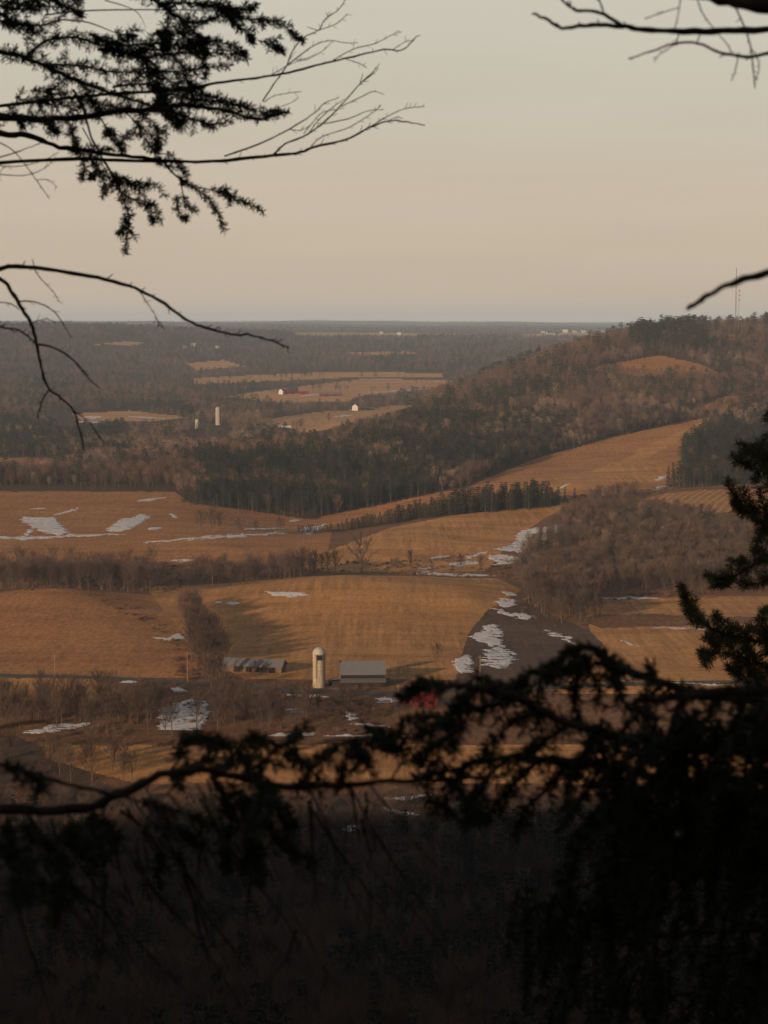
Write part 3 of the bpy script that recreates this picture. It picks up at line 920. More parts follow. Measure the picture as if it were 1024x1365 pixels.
def near_woods():
    X, Y, Z, px, py = grid_points(205, 575, 6.2, -140, 1164)
    s = .30 + .9 * (fbm(X / 40, Y / 40, 61) - .5) + np.where(px > 520, .25, 0)
    w, idx = pick_from(['bare', 'spruce', 'pine'], np.stack([1 - s, s * .6, s * .4], 1).clip(0.01, 1), len(X))
    size = RNG.uniform(.6, .95, len(X))
    woods('foreground_woods', np.stack([X, Y, Z], -1), idx, size, 'dark shaded woods on the slope at the bottom of the view')
    # wood below the contour rows, behind its front trees
    X, Y, Z, px, py = grid_points(1160, 1640, 5.6)
    k = inside(px, py, [(676, 785), (700, 740), (720, 712), (760, 680), (800, 662), (850, 655), (840, 674), (905, 684), (962, 698), (1100, 700), (1100, 765), (1100, 790), (800, 792)]) & (Y > 1175) & (fbm(X / 26, Y / 40, 123) > .36)
    X, Y, Z = X[k], Y[k], Z[k]
    pr = np.clip((fbm(X / 30, Y / 50, 88) - .44) * 6, .05, .9)
    w, idx = pick_from(['bare', 'bare_red', 'bare_pale', 'pine'], np.stack([1 - pr * .5, pr * .5, pr * 0 + .05, pr * 0 + .03], 1), len(X))
    woods('creekside_woods', np.stack([X, Y, Z], -1), idx, RNG.uniform(.45, .85, len(X)) * (.75 + .5 * fbm(X / 35, Y / 45, 124)), 'dense brown bare wood on the slope below the contour-striped field')
    # low brush along banks and field edges
    P = []
    for d0, d1, sp, poly in ((850, 1200, 2.6, [(95, 783), (150, 795), (215, 828), (250, 850), (262, 905), (236, 903), (225, 850), (160, 815)]), (1190, 1330, 3.0, [(250, 775), (440, 748), (700, 745), (720, 775), (560, 768), (440, 763), (300, 785)]),
                             (740, 900, 2.8, [(0, 950), (640, 945), (640, 985), (0, 992)]), (1000, 1180, 2.6, [(690, 795), (800, 785), (960, 788), (960, 797), (800, 801), (800, 832), (720, 836), (690, 812)]),
                             (1080, 1260, 3.2, [(0, 750), (240, 745), (250, 790), (100, 784), (0, 792)]), (780, 900, 3.4, [(180, 905), (330, 905), (600, 925), (640, 950), (180, 950)]), (1580, 1720, 4, [(690, 668), (860, 652), (905, 640), (905, 662), (840, 672), (720, 678)]),
                             (820, 950, 3, [(740, 905), (1080, 912), (1080, 928), (740, 925)]), (650, 745, 3.5, [(60, 985), (640, 985), (640, 996), (60, 996)]), (830, 1000, 3.2, [(240, 860), (330, 890), (330, 910), (240, 905)])):
        X, Y, Z, px, py = grid_points(d0, d1, sp)
        k = inside(px, py, poly) & (fbm(X / 10, Y / 10, 71) > .56) & (RNG.random(len(X)) < .75)
        P.append(np.stack([X[k], Y[k], Z[k] - .1], -1))
    P = np.vstack(P)
    woods('brush', P, RNG.choice(KIDX['shrub'], len(P)), RNG.uniform(.25, .8, len(P)) , 'low brown brush and weeds along banks and field edges', 'brush')


near_woods()


# ---- single trees
def plant(name, meshes, loc, size, label, cat, group, rz=None):
    r = empty(name, loc, RNG.uniform(0, 6.28) if rz is None else rz, (size * RNG.uniform(.85, 1.15), size * RNG.uniform(.85, 1.15), size))
    tag(r, label, cat, group)
    link('trunk', meshes[0], r); link('crown', meshes[1], r)
    return r


NB = [0]; NC = [0]


def bare_at(px, D, h, label, group=None, kind=None):
    NB[0] += 1
    g = ground_pt(px, D)
    return plant('bare_tree', BARE_NEAR[RNG.integers(len(BARE))] if kind is None else BOLD[kind], g, h / 14.0, label, 'tree', group)


def dark_at(px, D, h, label, group=None):
    return bare_at(px, D, h, label, group, int(RNG.integers(3)))


def spruce_at(px, D, h, label, group=None, fat=1.0):
    NC[0] += 1
    r = plant('spruce_tree', SPRUCE[RNG.integers(len(SPRUCE))], ground_pt(px, D), h / 15.0, label, 'tree', group)
    r.scale = (r.scale[0] * fat, r.scale[1] * fat, r.scale[2])
    return r


def pine_at(px, D, h, label, group=None):
    NC[0] += 1
    return plant('pine_tree', PINE[RNG.integers(len(PINE))], ground_pt(px, D), h / 16.0, label, 'tree', group)


REST = []


def zone(d0, d1, sp, poly, h0, h1, fn, label, group, thin=None, most=999):
    """trees of one belt: the nearest ones are single trees, what stands behind them goes into one thicket"""
    X, Y, Z, px, py = grid_points(d0, d1, sp)
    k = inside(px, py, poly)
    T = sorted(((y, q, z, x) for x, y, z, q, r_ in zip(X[k], Y[k], Z[k], px[k], py[k]) if not (thin and thin(q, r_))))
    for n, (y, q, z, x) in enumerate(T):
        h = RNG.uniform(h0, h1)
        if n < most: fn(q, y, h, label, group)
        else: REST.append((x, y, z, h / 14.0))


zone(575, 626, 8.5, [(-70, 1000), (1000, 1000), (1000, 1150), (-70, 1150)], 8, 11, bare_at, 'bare grey tree in the dark wood below the golden strip field', 'trees in the dark wood below the strip field', most=28)
zone(632, 700, 12, [(-70, 980), (75, 985), (165, 1015), (215, 1050), (-70, 1060)], 9.5, 13.5, bare_at, 'bare tree in the dark corner wood beside the left end of the strip field', 'trees in the dark corner wood', most=18)
zone(738, 812, 7.6, [(-20, 940), (210, 945), (420, 955), (420, 990), (-20, 992)], 11, 16, bare_at, 'tall bare tree in the creek belt along the snowy bank below the road', 'trees in the creek belt below the road', thin=lambda a, b: (214 < a < 272 and random.random() < .7) or (a > 330 and random.random() < .55), most=84)
zone(770, 1060, 4.6, [(238, 803), (256, 803), (306, 880), (320, 965), (272, 965), (255, 880)], 8, 12.5, dark_at, 'bare tree in the dark hedgerow running downhill left of the long shed', 'trees in the hedgerow left of the long shed', thin=lambda a, b: b > 884 and random.random() < .8, most=78)
zone(1085, 1230, 10.5, [(-20, 760), (205, 757), (215, 812), (150, 805), (90, 790), (-20, 800)], 11, 18, bare_at, 'bare tree in the grove behind the rusty grass knoll', 'trees in the grove behind the knoll', most=44)
zone(1150, 1230, 9.5, [(252, 768), (330, 764), (400, 758), (430, 764), (390, 782), (255, 786)], 10, 16, bare_at, 'bare tree in the clump at the top left edge of the golden field', 'trees in the clump above the golden field', most=32)
for px_, D_, h_, l_ in ((482, 1238, 20, 'broad bare tree standing tallest on the creek bank behind the golden field'), (548, 1242, 15, 'slim bare tree right of the broad one on the creek bank'), (576, 1240, 8, 'small bare tree just right of the slim tree on the creek bank'), (528, 1246, 9, 'short bare tree just left of the slim tree on the creek bank'), (615, 1238, 12, 'rounded bare tree beside snow at the middle of the creek bank'), (641, 1236, 11, 'bare tree beside snow near the right end of the creek bank'), (584, 892, 8.5, 'small round bare tree in the golden field right of the big barn')):
    q_ = bare_at(px_, D_, h_ * (1.12 if h_ > 18 else 1), l_, None, 2 if h_ > 18 else 0 if h_ in (8, 9, 12, 8.5) else 1)
    if h_ > 18: q_.scale = (q_.scale[2] * 1.3, q_.scale[2] * 1.3, q_.scale[2])
for px_, D_, h_ in ((396, 1236, 13), (405, 1240, 15), (413, 1232, 13), (421, 1238, 14), (429, 1240, 12), (437, 1236, 14), (447, 1240, 15)):
    bare_at(px_, D_, h_, 'slim bare tree in the short row left of the broad creek bank tree', 'short row of slim trees on the creek bank', 1)
for px_, D_, h_ in ((268, 1430, 16), (282, 1425, 18), (292, 1440, 15), (318, 1430, 12), (341, 1450, 9), (374, 1440, 13)):
    bare_at(px_, D_, h_, 'bare tree standing alone in the snowy left field', 'scattered trees in the snowy left field', 0)
zone(1005, 1150, 8.0, [(690, 775), (740, 765), (800, 770), (800, 828), (745, 836), (700, 812)], 11, 16, bare_at, 'bare tree in the dark clump at the top of the ploughed field', 'trees in the clump above the ploughed field', most=34)
zone(1125, 1185, 10, [(795, 770), (975, 772), (1000, 796), (795, 796)], 10, 15, bare_at, 'bare tree at the front edge of the wood behind the right hand field', 'trees along the front of the right wood', most=24)
for px_, D_, h_, l_ in ((345, 770, 10, 'thin bare tree before the long shed'), (362, 762, 12, 'bare tree right of the shed on the creek bank'), (460, 770, 14, 'thin bare tree in the farmyard below the big barn'), (423, 775, 9, 'slender bare tree below the silo'), (409, 772, 11, 'bare tree left of the slender one below the silo'), (530, 770, 11, 'bare tree in the yard left of the red sheds')):
    bare_at(px_, D_, h_, l_, None, 1)

REST = np.array(REST)
woods('thicket', REST[:, :3], RNG.choice(KIDX['bare'] + KIDX['bare_red'], len(REST)), REST[:, 3], 'bare brown thicket standing behind the single trees of the field groves')

# conifer hedgerow across the middle
random.seed(5)
for k in range(170):
    t = (k + rnd(-.3, .3)) / 169
    px_ = 398 + t * 346
    D_ = 1500 + 62 * t + (k % 2) * 8 + rnd(-9, 9)
    spruce_at(px_, D_, (5.5 + 14.5 * min(1, (t * 1.45) ** 1.3)) * rnd(.62, 1.14) * (1 - .35 * max(0, t - .93) / .07), 'dark spruce in the long shelterbelt across the middle fields', 'spruces in the long shelterbelt', rnd(1.05, 1.7))
spruce_at(753, 1580, 12, 'taller dark spruce of the pair right of the long shelterbelt')
spruce_at(766, 1582, 11, 'shorter dark spruce of the pair right of the long shelterbelt')
spruce_at(109, 1130, 15, 'single dark spruce standing in the bare grove behind the knoll')
spruce_at(262, 1205, 9, 'small dark evergreen at the left end of the bare clump')
zone(1680, 1880, 10, [(902, 600), (965, 590), (1000, 600), (1000, 650), (915, 655)], 11, 20, pine_at, 'dark pine in the stand right of the sloping hillside field', 'pines right of the hillside field')
zone(1640, 1745, 11, [(240, 684), (250, 656), (440, 650), (600, 636), (600, 653), (440, 686)], 12, 17, pine_at, 'dark pine along the foot of the wooded hill', 'pines along the foot of the hill')
for px_ in (20, 45, 8, 0):
    spruce_at(px_, 7250 + px_, 22, 'tiny pointed conifer on the skyline of the left plateau', 'skyline conifers on the left plateau')
print('BARE', NB, 'CONIFER', NC)


# ------------------------------------------------------------------ buildings
def gable(name, loc, rz, L, Wd, eave, ridge, wall, roof, label, cat, doors=(), wins=(), over=.5, group=None, chim=False):
    """ridge along local x; front faces -y"""
    r = empty(name, loc, rz)
    tag(r, label, cat, group)
    b = MB(); x, y = L / 2, Wd / 2
    b.quad((-x, -y, -1), (x, -y, -1), (x, -y, eave), (-x, -y, eave)); b.quad((x, y, -1), (-x, y, -1), (-x, y, eave), (x, y, eave))
    for s in (-1, 1):
        n = b.add([(s * x, -y, -1), (s * x, y, -1), (s * x, y, eave), (s * x, 0, ridge), (s * x, -y, eave)])
        b.f3 += [(n + 3, n + 4, n + 2)]; b.f4 += [(n, n + 1, n + 2, n + 4)]
    bm = bmesh.new(); me = b.mesh('wall', wall); bm.from_mesh(me); bmesh.ops.remove_doubles(bm, verts=bm.verts, dist=.001); bmesh.ops.recalc_face_normals(bm, faces=bm.faces); bm.to_mesh(me); bm.free()
    link('wall', me, r)
    sl = (ridge - eave) / y
    for s in (-1, 1):
        q = MB(); xo = x + over; yo = y + over; ze = eave - sl * over
        if s < 0: q.slab((-xo, -yo, ze), (xo, -yo, ze), (xo, 0, ridge), (-xo, 0, ridge), .18)
        else: q.slab((xo, yo, ze), (-xo, yo, ze), (-xo, 0, ridge), (xo, 0, ridge), .18)
        rf = q.build('roof', roof, r)
        if chim and s < 0:
            c = MB(); c.box(x * .3, x * .3 + .8, .1, .9, eave, ridge + 1.1); c.build('chimney', M['red_dark'], rf)
    for dx, w, h in doors:
        q = MB(); q.box(dx - w / 2, dx + w / 2, -y - .06, -y + .05, -.5, h); q.build('door', M['wood_dark'] if wall is not M['wood_dark'] else M['wood_grey'], r)
    for wx, wz, w, h in wins:
        q = MB(); q.box(wx - w / 2, wx + w / 2, -y - .06, -y + .05, wz, wz + h); q.build('window', M['glass'], r)
    return r


def g_at(px, D, dz=0):
    g = ground_pt(px, D); g.z += dz; return g


# big barn with a lean-to along its front
B = gable('barn', g_at(483.5, 840), .03, 18.0, 11, 4.7, 9.2, M['wood_dark'], M['tin'], 'big dark barn with a grey metal roof and a lean-to beside the white silo', 'barn')
b = MB(); b.box(-8.8, 8.8, -8.6, -5.502, -1, 1.9); b.build('lean_to', M['wood_dark'], B)
b = MB(); b.slab((-9.4, -9.3, 1.75), (9.4, -9.3, 1.75), (9.4, -5.52, 2.75), (-9.4, -5.52, 2.75), .14); b.build('lean_to_roof', M['tin_dark'], B)
for dx in (-5.5, 1.0, 5.8):
    b = MB(); b.box(dx - 1.3, dx + 1.3, -8.68, -8.55, -.5, 1.7); b.build('door', M['wood_grey'], B)
for dx in (-2.6, 3.6):
    b = MB(); b.box(dx - .5, dx + .5, -8.68, -8.55, .8, 1.5); b.build('window', M['glass'], B)
b = MB(); b.slab((-14.3, -5.5, 1.7), (-9.46, -5.5, 3.2), (-9.46, -1.5, 3.2), (-14.3, -1.5, 1.7), .15); b.build('side_roof', M['tin'], B)
b = MB(); b.box(-14, -9.05, -5.2, -1.8, -1, 1.68); b.build('side_shed', M['wood_grey'], B)


def silo(px, D, r, h, label, wall, cap, chute=True):
    s = empty('silo', g_at(px, D), .0); tag(s, label, 'silo')
    b = MB(); b.lathe([(r, -1), (r, h)], 28); b.build('wall', wall, s, True)
    b = MB(); b.lathe([(r + .12, h - .12), (r * 1.03, h + .1), (r * .95, h + r * .38), (r * .72, h + r * .68), (r * .4, h + r * .88), (r * .02, h + r * .95)], 28); b.build('dome', cap, s, True)
    b = MB()
    for k in range(int(h / 1.6)):
        z = .6 + k * 1.6; b.lathe([(r + .001, z), (r + .035, z + .01), (r + .035, z + .09), (r + .001, z + .1)], 28)
    b.build('hoop', M['steel'], s)
    if chute:
        b = MB(); b.box(-1.75, -.95, -r - .35, -r + .6, 4.0, h - .2); b.build('chute', wall, s)
        b = MB(); b.box(-1.55, 1.35, -r - .1, -r + .9, h - 2.6, h - .5); b.build('hatch', M['wood_dark'], s)
        b = MB()
        for k in range(14): b.box(1.05, 1.5, -r + .02, -r + .1 + .45, 1 + k * .8, 1.06 + k * .8)
        b.build('ladder', M['steel'], s)
    return s


silo(425.5, 832, 2.6, 14.0, 'tall pale concrete silo with a domed cap beside the big barn', M['silo'], M['dome'])
gable('long_shed', g_at(338, 868), -.22, 27, 8, 2.7, 5.0, M['wood_tan'], M['tin'], 'long low shed with tan front and grey roof left of the silo', 'shed', doors=((-6, 2.6, 2.2), (-1, 2.6, 2.2), (4, 2.6, 2.2), (9.5, 2.6, 2.2)), wins=((7, 1.1, 1.2, .8), (-3.6, 1.1, 1.2, .8)))
gable('red_shed', g_at(567, 795), .05, 8.4, 5, 2.9, 4.8, M['red'], M['red'], 'bright red shed half hidden behind the black hemlock boughs', 'shed', doors=((-1.8, 2, 2.1),), wins=((1.6, 1.2, .9, .8),))
gable('red_shed', g_at(541, 800), -.05, 5, 4, 2.0, 3.2, M['red_dark'], M['red_dark'], 'smaller dull red lean shed left of the bright red shed', 'shed', doors=((.8, 1.2, 1.7),))
# far farms
gable('red_barn', g_at(389, 3905), .5, 22, 14, 7, 13.5, M['red_dark'], M['roof_dark'], 'dark red barn with a dark roof in the far middle farm', 'barn', doors=((0, 5, 5),))
gable('farmhouse', g_at(376, 3890), 1.2, 12, 9, 6.5, 10.5, M['white'], M['tin'], 'small white gabled house left of the dark red far barn', 'house', wins=((-3, 2, 1.2, 1.6), (3, 2, 1.2, 1.6)), chim=True)
gable('red_barn', g_at(441, 3800), .06, 42, 13, 4.5, 7.5, M['red'], M['tin'], 'long low red barn with a whitish roof in the far middle farm', 'barn', doors=((-8, 4, 3.4), (8, 4, 3.4)))
gable('red_barn', g_at(405, 3880), .1, 18, 8, 3.4, 5.2, M['red_dark'], M['red_dark'], 'low red wing between the dark barn and the long barn', 'barn', doors=((0, 3, 2.6),))
gable('farmhouse', g_at(474.5, 3330), 1.35, 13, 9.5, 6.5, 10.5, M['white'], M['roof_dark'], 'bright white gabled farmhouse beside the far lane', 'house', wins=((-3.4, 2, 1.2, 1.8), (0, 2, 1.2, 1.8), (3.4, 2, 1.2, 1.8)), chim=True)
gable('farm_shed', g_at(490, 3340), .1, 20, 8, 3, 5, M['wood_grey'], M['tin_dark'], 'low grey shed beside the bright white farmhouse', 'shed', doors=((0, 3, 2.5),))
gable('farm_shed', g_at(379, 2800), .08, 17, 11, 3.4, 6.2, M['wood_grey'], M['white'], 'shed with a broad white roof right of the far silos', 'shed', doors=((-4, 3, 2.7), (4, 3, 2.7)))
silo(291, 2850, 3.7, 22, 'tall far grey silo rising from the valley trees', M['silo_grey'], M['silo_grey'], False)
silo(263, 2800, 2.9, 10.5, 'short far silo left of the tall far silo', M['silo_grey'], M['dome'], False)
gable('farmhouse', g_at(383, 2690), .3, 9, 7, 3, 5, M['white'], M['tin'], 'little white building in the trees below the white roofed shed', 'house', wins=((0, 1.2, 1.2, 1.2),))
gable('farmhouse', g_at(174, 2260), .2, 9, 7, 4, 6.5, M['white'], M['tin'], 'tiny white house peeping from the left valley woods', 'house', wins=((0, 1.2, 1.2, 1.2),))
random.seed(17)
HL = ['white church-like house standing tallest in the hazy far town', 'tiny pale house at the left end of the far town', 'tiny pale house at the right end of the far town']
for px_, D_, sz, l_ in ((724, 9800, 2.0, 'tiny pale house at the left edge of the hazy far town'), (732, 9000, 2.4, 'small white house in the near part of the hazy far town'), (741, 8800, 2.2, 'tiny white house right of the near town house'), (754, 10200, 3.0, 'tall white building in the middle of the hazy far town'), (766, 9900, 2.0, 'tiny pale house right of the tall town building'), (778, 10300, 2.4, 'tiny pale house at the right edge of the hazy far town'), (805, 10100, 2.2, 'lone pale house by the hilltop right of the far town'), (533, 9000, 2.2, 'lone white house on the far plateau field'), (509, 9400, 1.8, 'tiny pale shed left of the plateau field house'), (258, 6050, 1.6, 'small pale house in the clearing of the far left woods'), (247, 5900, 1.4, 'smaller pale house at the left of the far woods clearing'), (290, 6000, 1.3, 'tiny house at the right of the far woods clearing')):
    gable('distant_house', g_at(px_, D_, 4), rnd(-.6, .6), 11 * sz * .8, 8 * sz * .7, 5 * sz, 8 * sz, M['house_far'], M['roof_dark'], l_, 'house', wins=((-2, 1.5, 2, 3), (2, 1.5, 2, 3)))

# mast on the hill, antenna pole, utility poles
g = g_at(980.5, 2960)
ms = empty('radio_mast', g, .3); tag(ms, 'thin tall lattice radio mast on the crest of the hill', 'mast')
HM = zat(357, 2960) - g.z
for k in range(3):
    a = k * 2 * math.pi / 3; b = MB(); b.tube([(1.0 * math.cos(a), 1.0 * math.sin(a), -1), (.45 * math.cos(a), .45 * math.sin(a), HM)], [.2, .13], 5); b.build('leg', M['steel'], ms)
b = MB()
for k in range(26):
    z0, z1 = HM * k / 26, HM * (k + 1) / 26
    for j in range(3):
        a0, a1 = j * 2 * math.pi / 3, (j + 1) * 2 * math.pi / 3
        r0, r1 = 1 - .55 * k / 26, 1 - .55 * (k + 1) / 26
        b.tube([(r0 * math.cos(a0), r0 * math.sin(a0), z0), (r1 * math.cos(a1), r1 * math.sin(a1), z1)], .07, 3, False)
b.build('lattice', M['steel'], ms)
for z in (HM * .5, HM * .62):
    b = MB(); b.tube([(-.2, -1.0, z), (-.2, -1.6, z)], [.2, .9], 10); b.build('dish', M['white'], ms)
g = g_at(984.5, 2930)
ap = empty('antenna_pole', g); tag(ap, 'short antenna pole with dishes right of the radio mast', 'antenna'); HA = zat(384, 2930) - g.z
b = MB(); b.tube([(0, 0, -1), (0, 0, HA)], [.3, .2], 6); b.build('pole', M['steel'], ap)
for k, z in enumerate((HA * .72, HA * .83, HA * .94)):
    b = MB(); b.tube([(.2, -.3, z), (.3, -.9, z)], [.3, 1.1], 10); b.build('dish', M['steel'], ap)


def utility(px, D, py_top, label):
    g = g_at(px, D); h = zat(py_top, D) - g.z
    p = empty('utility_pole', g); tag(p, label, 'pole')
    b = MB(); b.tube([(0, 0, -1), (0, 0, h)], [.19, .13], 7); b.build('pole', M['pole'], p)
    b = MB(); b.box(-1.2, 1.2, -.21, -.11, h - 1.0, h - .85); b.build('crossarm', M['pole'], p)
    for k in (-1.05, -.35, .35, 1.05):
        b = MB(); b.tube([(k, -.16, h - .85), (k, -.16, h - .65)], [.05, .04], 6); b.build('insulator', M['glass'], p)


utility(73, 850, 871, 'pale wooden utility pole beside the road at the left')
utility(479, 4300, 488, 'lone distant pole at the edge of the far field')
utility(250, 843, 868, 'wooden utility pole by the road near the hedgerow')
utility(640, 832, 873, 'wooden utility pole by the road below the ploughed field')
utility(531, 815, 912, 'wooden utility pole in the farmyard beside the red sheds')


# ------------------------------------------------------------------ near branches
def smooth_path(P, n=5):
    P = [Vector(p) for p in P]
    if len(P) < 3: return P
    out = []
    for i in range(len(P) - 1):
        p0, p1, p2, p3 = P[max(i - 1, 0)], P[i], P[i + 1], P[min(i + 2, len(P) - 1)]
        for k in range(n):
            t = k / n
            out.append(.5 * ((2 * p1) + (p2 - p0) * t + (2 * p0 - 5 * p1 + 4 * p2 - p3) * t * t + (3 * p1 - p0 - 3 * p2 + p3) * t ** 3))
    out.append(P[-1])
    return out


ROOT = {}


def root_piece(tree, pp, path):
    """the bare inner length of a branch, from its trunk beside the view to where the traced part begins"""
    if tree.name not in ROOT: return None
    px_, d_, tr_ = ROOT[tree.name]
    if abs(pp[0][0] - px_) > 15: return None
    a = at(tr_, pp[0][1] + 30, d_); b_ = path[0]
    return [a, a.lerp(b_, .35) + Vector((0, 0, .01)), a.lerp(b_, .7) + Vector((0, 0, .008)), b_]


def px_path(pp, D, wob=.04, D1=None):
    """photo polyline to a real branch: every point gets its own depth"""
    D1 = D1 or D
    n = max(1, len(pp) - 1); ph = rnd(0, 6)
    P = [at(x, y, D + (D1 - D) * i / n + wob * math.sin(ph + i * 1.7)) for i, (x, y) in enumerate(pp)]
    return smooth_path(P)


def needles_mesh(name, segs, m, spacing, nl, nw, spreadf=.9, ax=.55, droop=0.0):
    A = np.array([s_[0] for s_ in segs]); B = np.array([s_[1] for s_ in segs])
    ln = np.linalg.norm(B - A, axis=1)
    cnt = np.maximum(1, (ln / spacing).astype(int))
    idx = np.repeat(np.arange(len(segs)), cnt)
    n = len(idx)
    t = RNG.random(n)[:, None]
    p = A[idx] + (B - A)[idx] * t
    d = (B - A)[idx] / np.maximum(ln[idx], 1e-6)[:, None]
    r = RNG.normal(size=(n, 3)); r -= (r * d).sum(1)[:, None] * d; r /= np.linalg.norm(r, axis=1)[:, None] + 1e-9
    nd = d * ax + r * spreadf; nd[:, 2] -= droop
    nd /= np.linalg.norm(nd, axis=1)[:, None]
    L = nl * RNG.uniform(.65, 1.2, n)[:, None]
    s_ = np.cross(nd, RNG.normal(size=(n, 3))); s_ /= np.linalg.norm(s_, axis=1)[:, None] + 1e-9
    w = nw * RNG.uniform(.8, 1.2, n)[:, None] * .5
    v = np.stack([p - s_ * w * .6, p + s_ * w * .6, p + nd * L * .6 + s_ * w, p + nd * L, p + nd * L * .6 - s_ * w], 1).reshape(-1, 3)
    k = np.arange(n)[:, None] * 5
    return mesh_np(name, v, [np.hstack([k, k + 1, k + 2, k + 3, k + 4])], m)


def foliate(path, segs, wood, r0, side=(.03, .09), gap=.016, view=.8, droop=.25, level=1, s0=0.0, taper=True):
    """twigs leaving a branch on both sides, drooping at the tip; segs collects needle-bearing pieces"""
    wood.append((path, r0))
    n = len(path); tot = sum((path[i + 1] - path[i]).length for i in range(n - 1)); run = 0; nxt = s0 * tot + gap * random.random(); sgn = 1
    for i in range(n - 1):
        a, b_ = path[i], path[i + 1]; L = (b_ - a).length
        if run + L > s0 * tot: segs.append((tuple(a), tuple(b_)))
        while nxt < run + L:
            p = a.lerp(b_, (nxt - run) / max(L, 1e-6)); d = (b_ - a).normalized()
            sgn = -sgn
            ang = sgn * rnd(.6, 1.2)
            axis = (Vector((rnd(-1, 1) * (1 - view), 1, rnd(-1, 1) * (1 - view)))).normalized()
            td = (Matrix.Rotation(ang, 3, axis) @ d + Vector((rnd(-.3, .3), rnd(-.5, .5), rnd(-.3, .3)))).normalized()
            rest = 1 - nxt / max(tot, 1e-6)
            TL = rnd(*side) * ((.35 + .65 * rest) if taper else 1)
            tp = [p]
            for k in range(3):
                td = (td + Vector((0, 0, -droop * .6))).normalized(); tp.append(tp[-1] + td * TL / 3)
            for k in range(3): segs.append((tuple(tp[k]), tuple(tp[k + 1])))
            wood.append((tp, .0011))
            if level > 1:
                for k in range(2):
                    q = tp[k].lerp(tp[k + 1], random.random())
                    td2 = (Matrix.Rotation(rnd(.5, 1.1) * random.choice((-1, 1)), 3, axis) @ td).normalized()
                    e = q + td2 * TL * .45 + Vector((0, 0, -droop * TL * .15))
                    segs.append((tuple(q), tuple(e))); wood.append(([q, e], .0009))
            nxt += gap * rnd(.7, 1.4)
        run += L


def bough(tree, pp_list, D, gap, side, r0, needle, spacing, nl, nw, droop=.25, level=1, matn='needle_near', wob=.05, name='bough', view=.8, mats='bark_near'):
    """one bough as a part: its wood mesh, with the needles as sub-part"""
    segs, wood, inner = [], [], []
    for item in pp_list:
        pp, rr = item[0], item[1] if len(item) > 1 else r0
        dd = item[2] if len(item) > 2 else D
        fol = item[3] if len(item) > 3 else True
        path = px_path(pp, dd + rnd(-wob, wob) * 2, wob)
        rt = root_piece(tree, pp, path)
        if rt: inner.append((rt, rr))
        if fol is False: wood.append((path, rr))
        else: foliate(path, segs, wood, rr, side, gap, view, droop, level, 0 if fol is True else fol)
    mb = MB()
    for path, rr in wood:
        n = len(path)
        if rr > .003:   # thick wood is knobbly
            path = [p + Vector((rnd(-1, 1), rnd(-1, 1), rnd(-1, 1))) * rr * .28 for p in path]
        mb.tube(path, [rr * (1 - .75 * i / max(1, n - 1)) * (rnd(.82, 1.22) if rr > .003 else 1) for i in range(n)], 6 if rr > .002 else 3, rr > .002)
    for path, rr in inner: mb.tube(path, [rr * 1.35, rr * 1.2, rr * 1.1, rr], 6, False)
    o = mb.build(name, M[mats], tree, True)
    if segs:
        link('needles', needles_mesh('needles', segs, M[matn], spacing, nl, nw), o)
    return o


random.seed(23)
# --- hemlock at the left: its trunk stands outside the frame
DH = 5.0
hx = at(-950, 400, DH + .3)
t1 = empty('hemlock_tree'); tag(t1, 'hemlock with black needled boughs hanging into the upper left sky', 'tree')
b = MB(); b.tube([(hx.x, hx.y, gz(hx.x, hx.y) - .3), (hx.x + .02, hx.y, 150), (hx.x - .03, hx.y + .05, 154), (hx.x, hx.y, 160)], [.16, .14, .11, .03], 12); b.build('trunk', M['bark_near'], t1, True)
ROOT[t1.name] = (-270, DH + .3, -950)
HK = dict(gap=.0115, side=(.018, .046), r0=.0022, needle=1, spacing=.0008, nl=.0150, nw=.0021, droop=.12)
bough(t1, [
    ([(-270, 20), (-100, 60), (0, 70), (40, 80), (90, 102), (130, 118), (175, 132), (225, 148)], .008),
    ([(30, 82), (60, 55), (100, 50), (140, 62), (190, 75), (250, 70), (300, 72), (330, 76)], .004),
    ([(60, 86), (110, 88), (150, 96), (200, 96), (230, 110), (262, 128)], .003),
    ([(130, 66), (170, 72), (205, 85), (212, 120), (225, 150), (235, 170)], .003),
    ([(175, 70), (215, 66), (240, 85), (250, 110), (270, 118)], .003),
    ([(120, 45), (160, 60), (200, 58), (240, 62), (270, 80), (275, 105)], .003),
    ([(240, 66), (280, 55), (310, 62), (328, 72)], .0025), ([(90, 102), (70, 120), (55, 140)], .002), ([(110, 108), (118, 128), (130, 145)], .002),
    ([(190, 90), (230, 96), (275, 90), (305, 88)], .0025), ([(205, 110), (220, 135), (228, 160)], .002), ([(140, 64), (165, 55), (182, 38)], .002, DH, .3),
], DH, **HK)
bough(t1, [
    ([(-270, 90), (-100, 140), (0, 155), (55, 159), (110, 155), (160, 147), (205, 146), (250, 140), (300, 148), (345, 158), (385, 148)], .010),
    ([(205, 146), (225, 125), (250, 132), (285, 135), (320, 142), (350, 150), (372, 148)], .003), ([(150, 116), (190, 112), (220, 120), (260, 122), (300, 135), (335, 142)], .003),
    ([(215, 150), (235, 165), (245, 160)], .003), ([(225, 146), (260, 160), (285, 165), (310, 160)], .003),
    ([(90, 158), (98, 180), (103, 200)], .002, DH, .2), ([(60, 160), (72, 172), (75, 176)], .002), ([(130, 152), (142, 170), (150, 185), (165, 200)], .0022, DH, .3), ([(165, 147), (178, 160), (195, 185), (208, 205)], .0022, DH, .35), ([(185, 148), (205, 165), (212, 195)], .002),
    ([(40, 120), (90, 128), (140, 140), (170, 145)], .002), ([(20, 130), (60, 138), (110, 142)], .002), ([(10, 142), (25, 155), (30, 170)], .002),
], DH - .15, **HK)
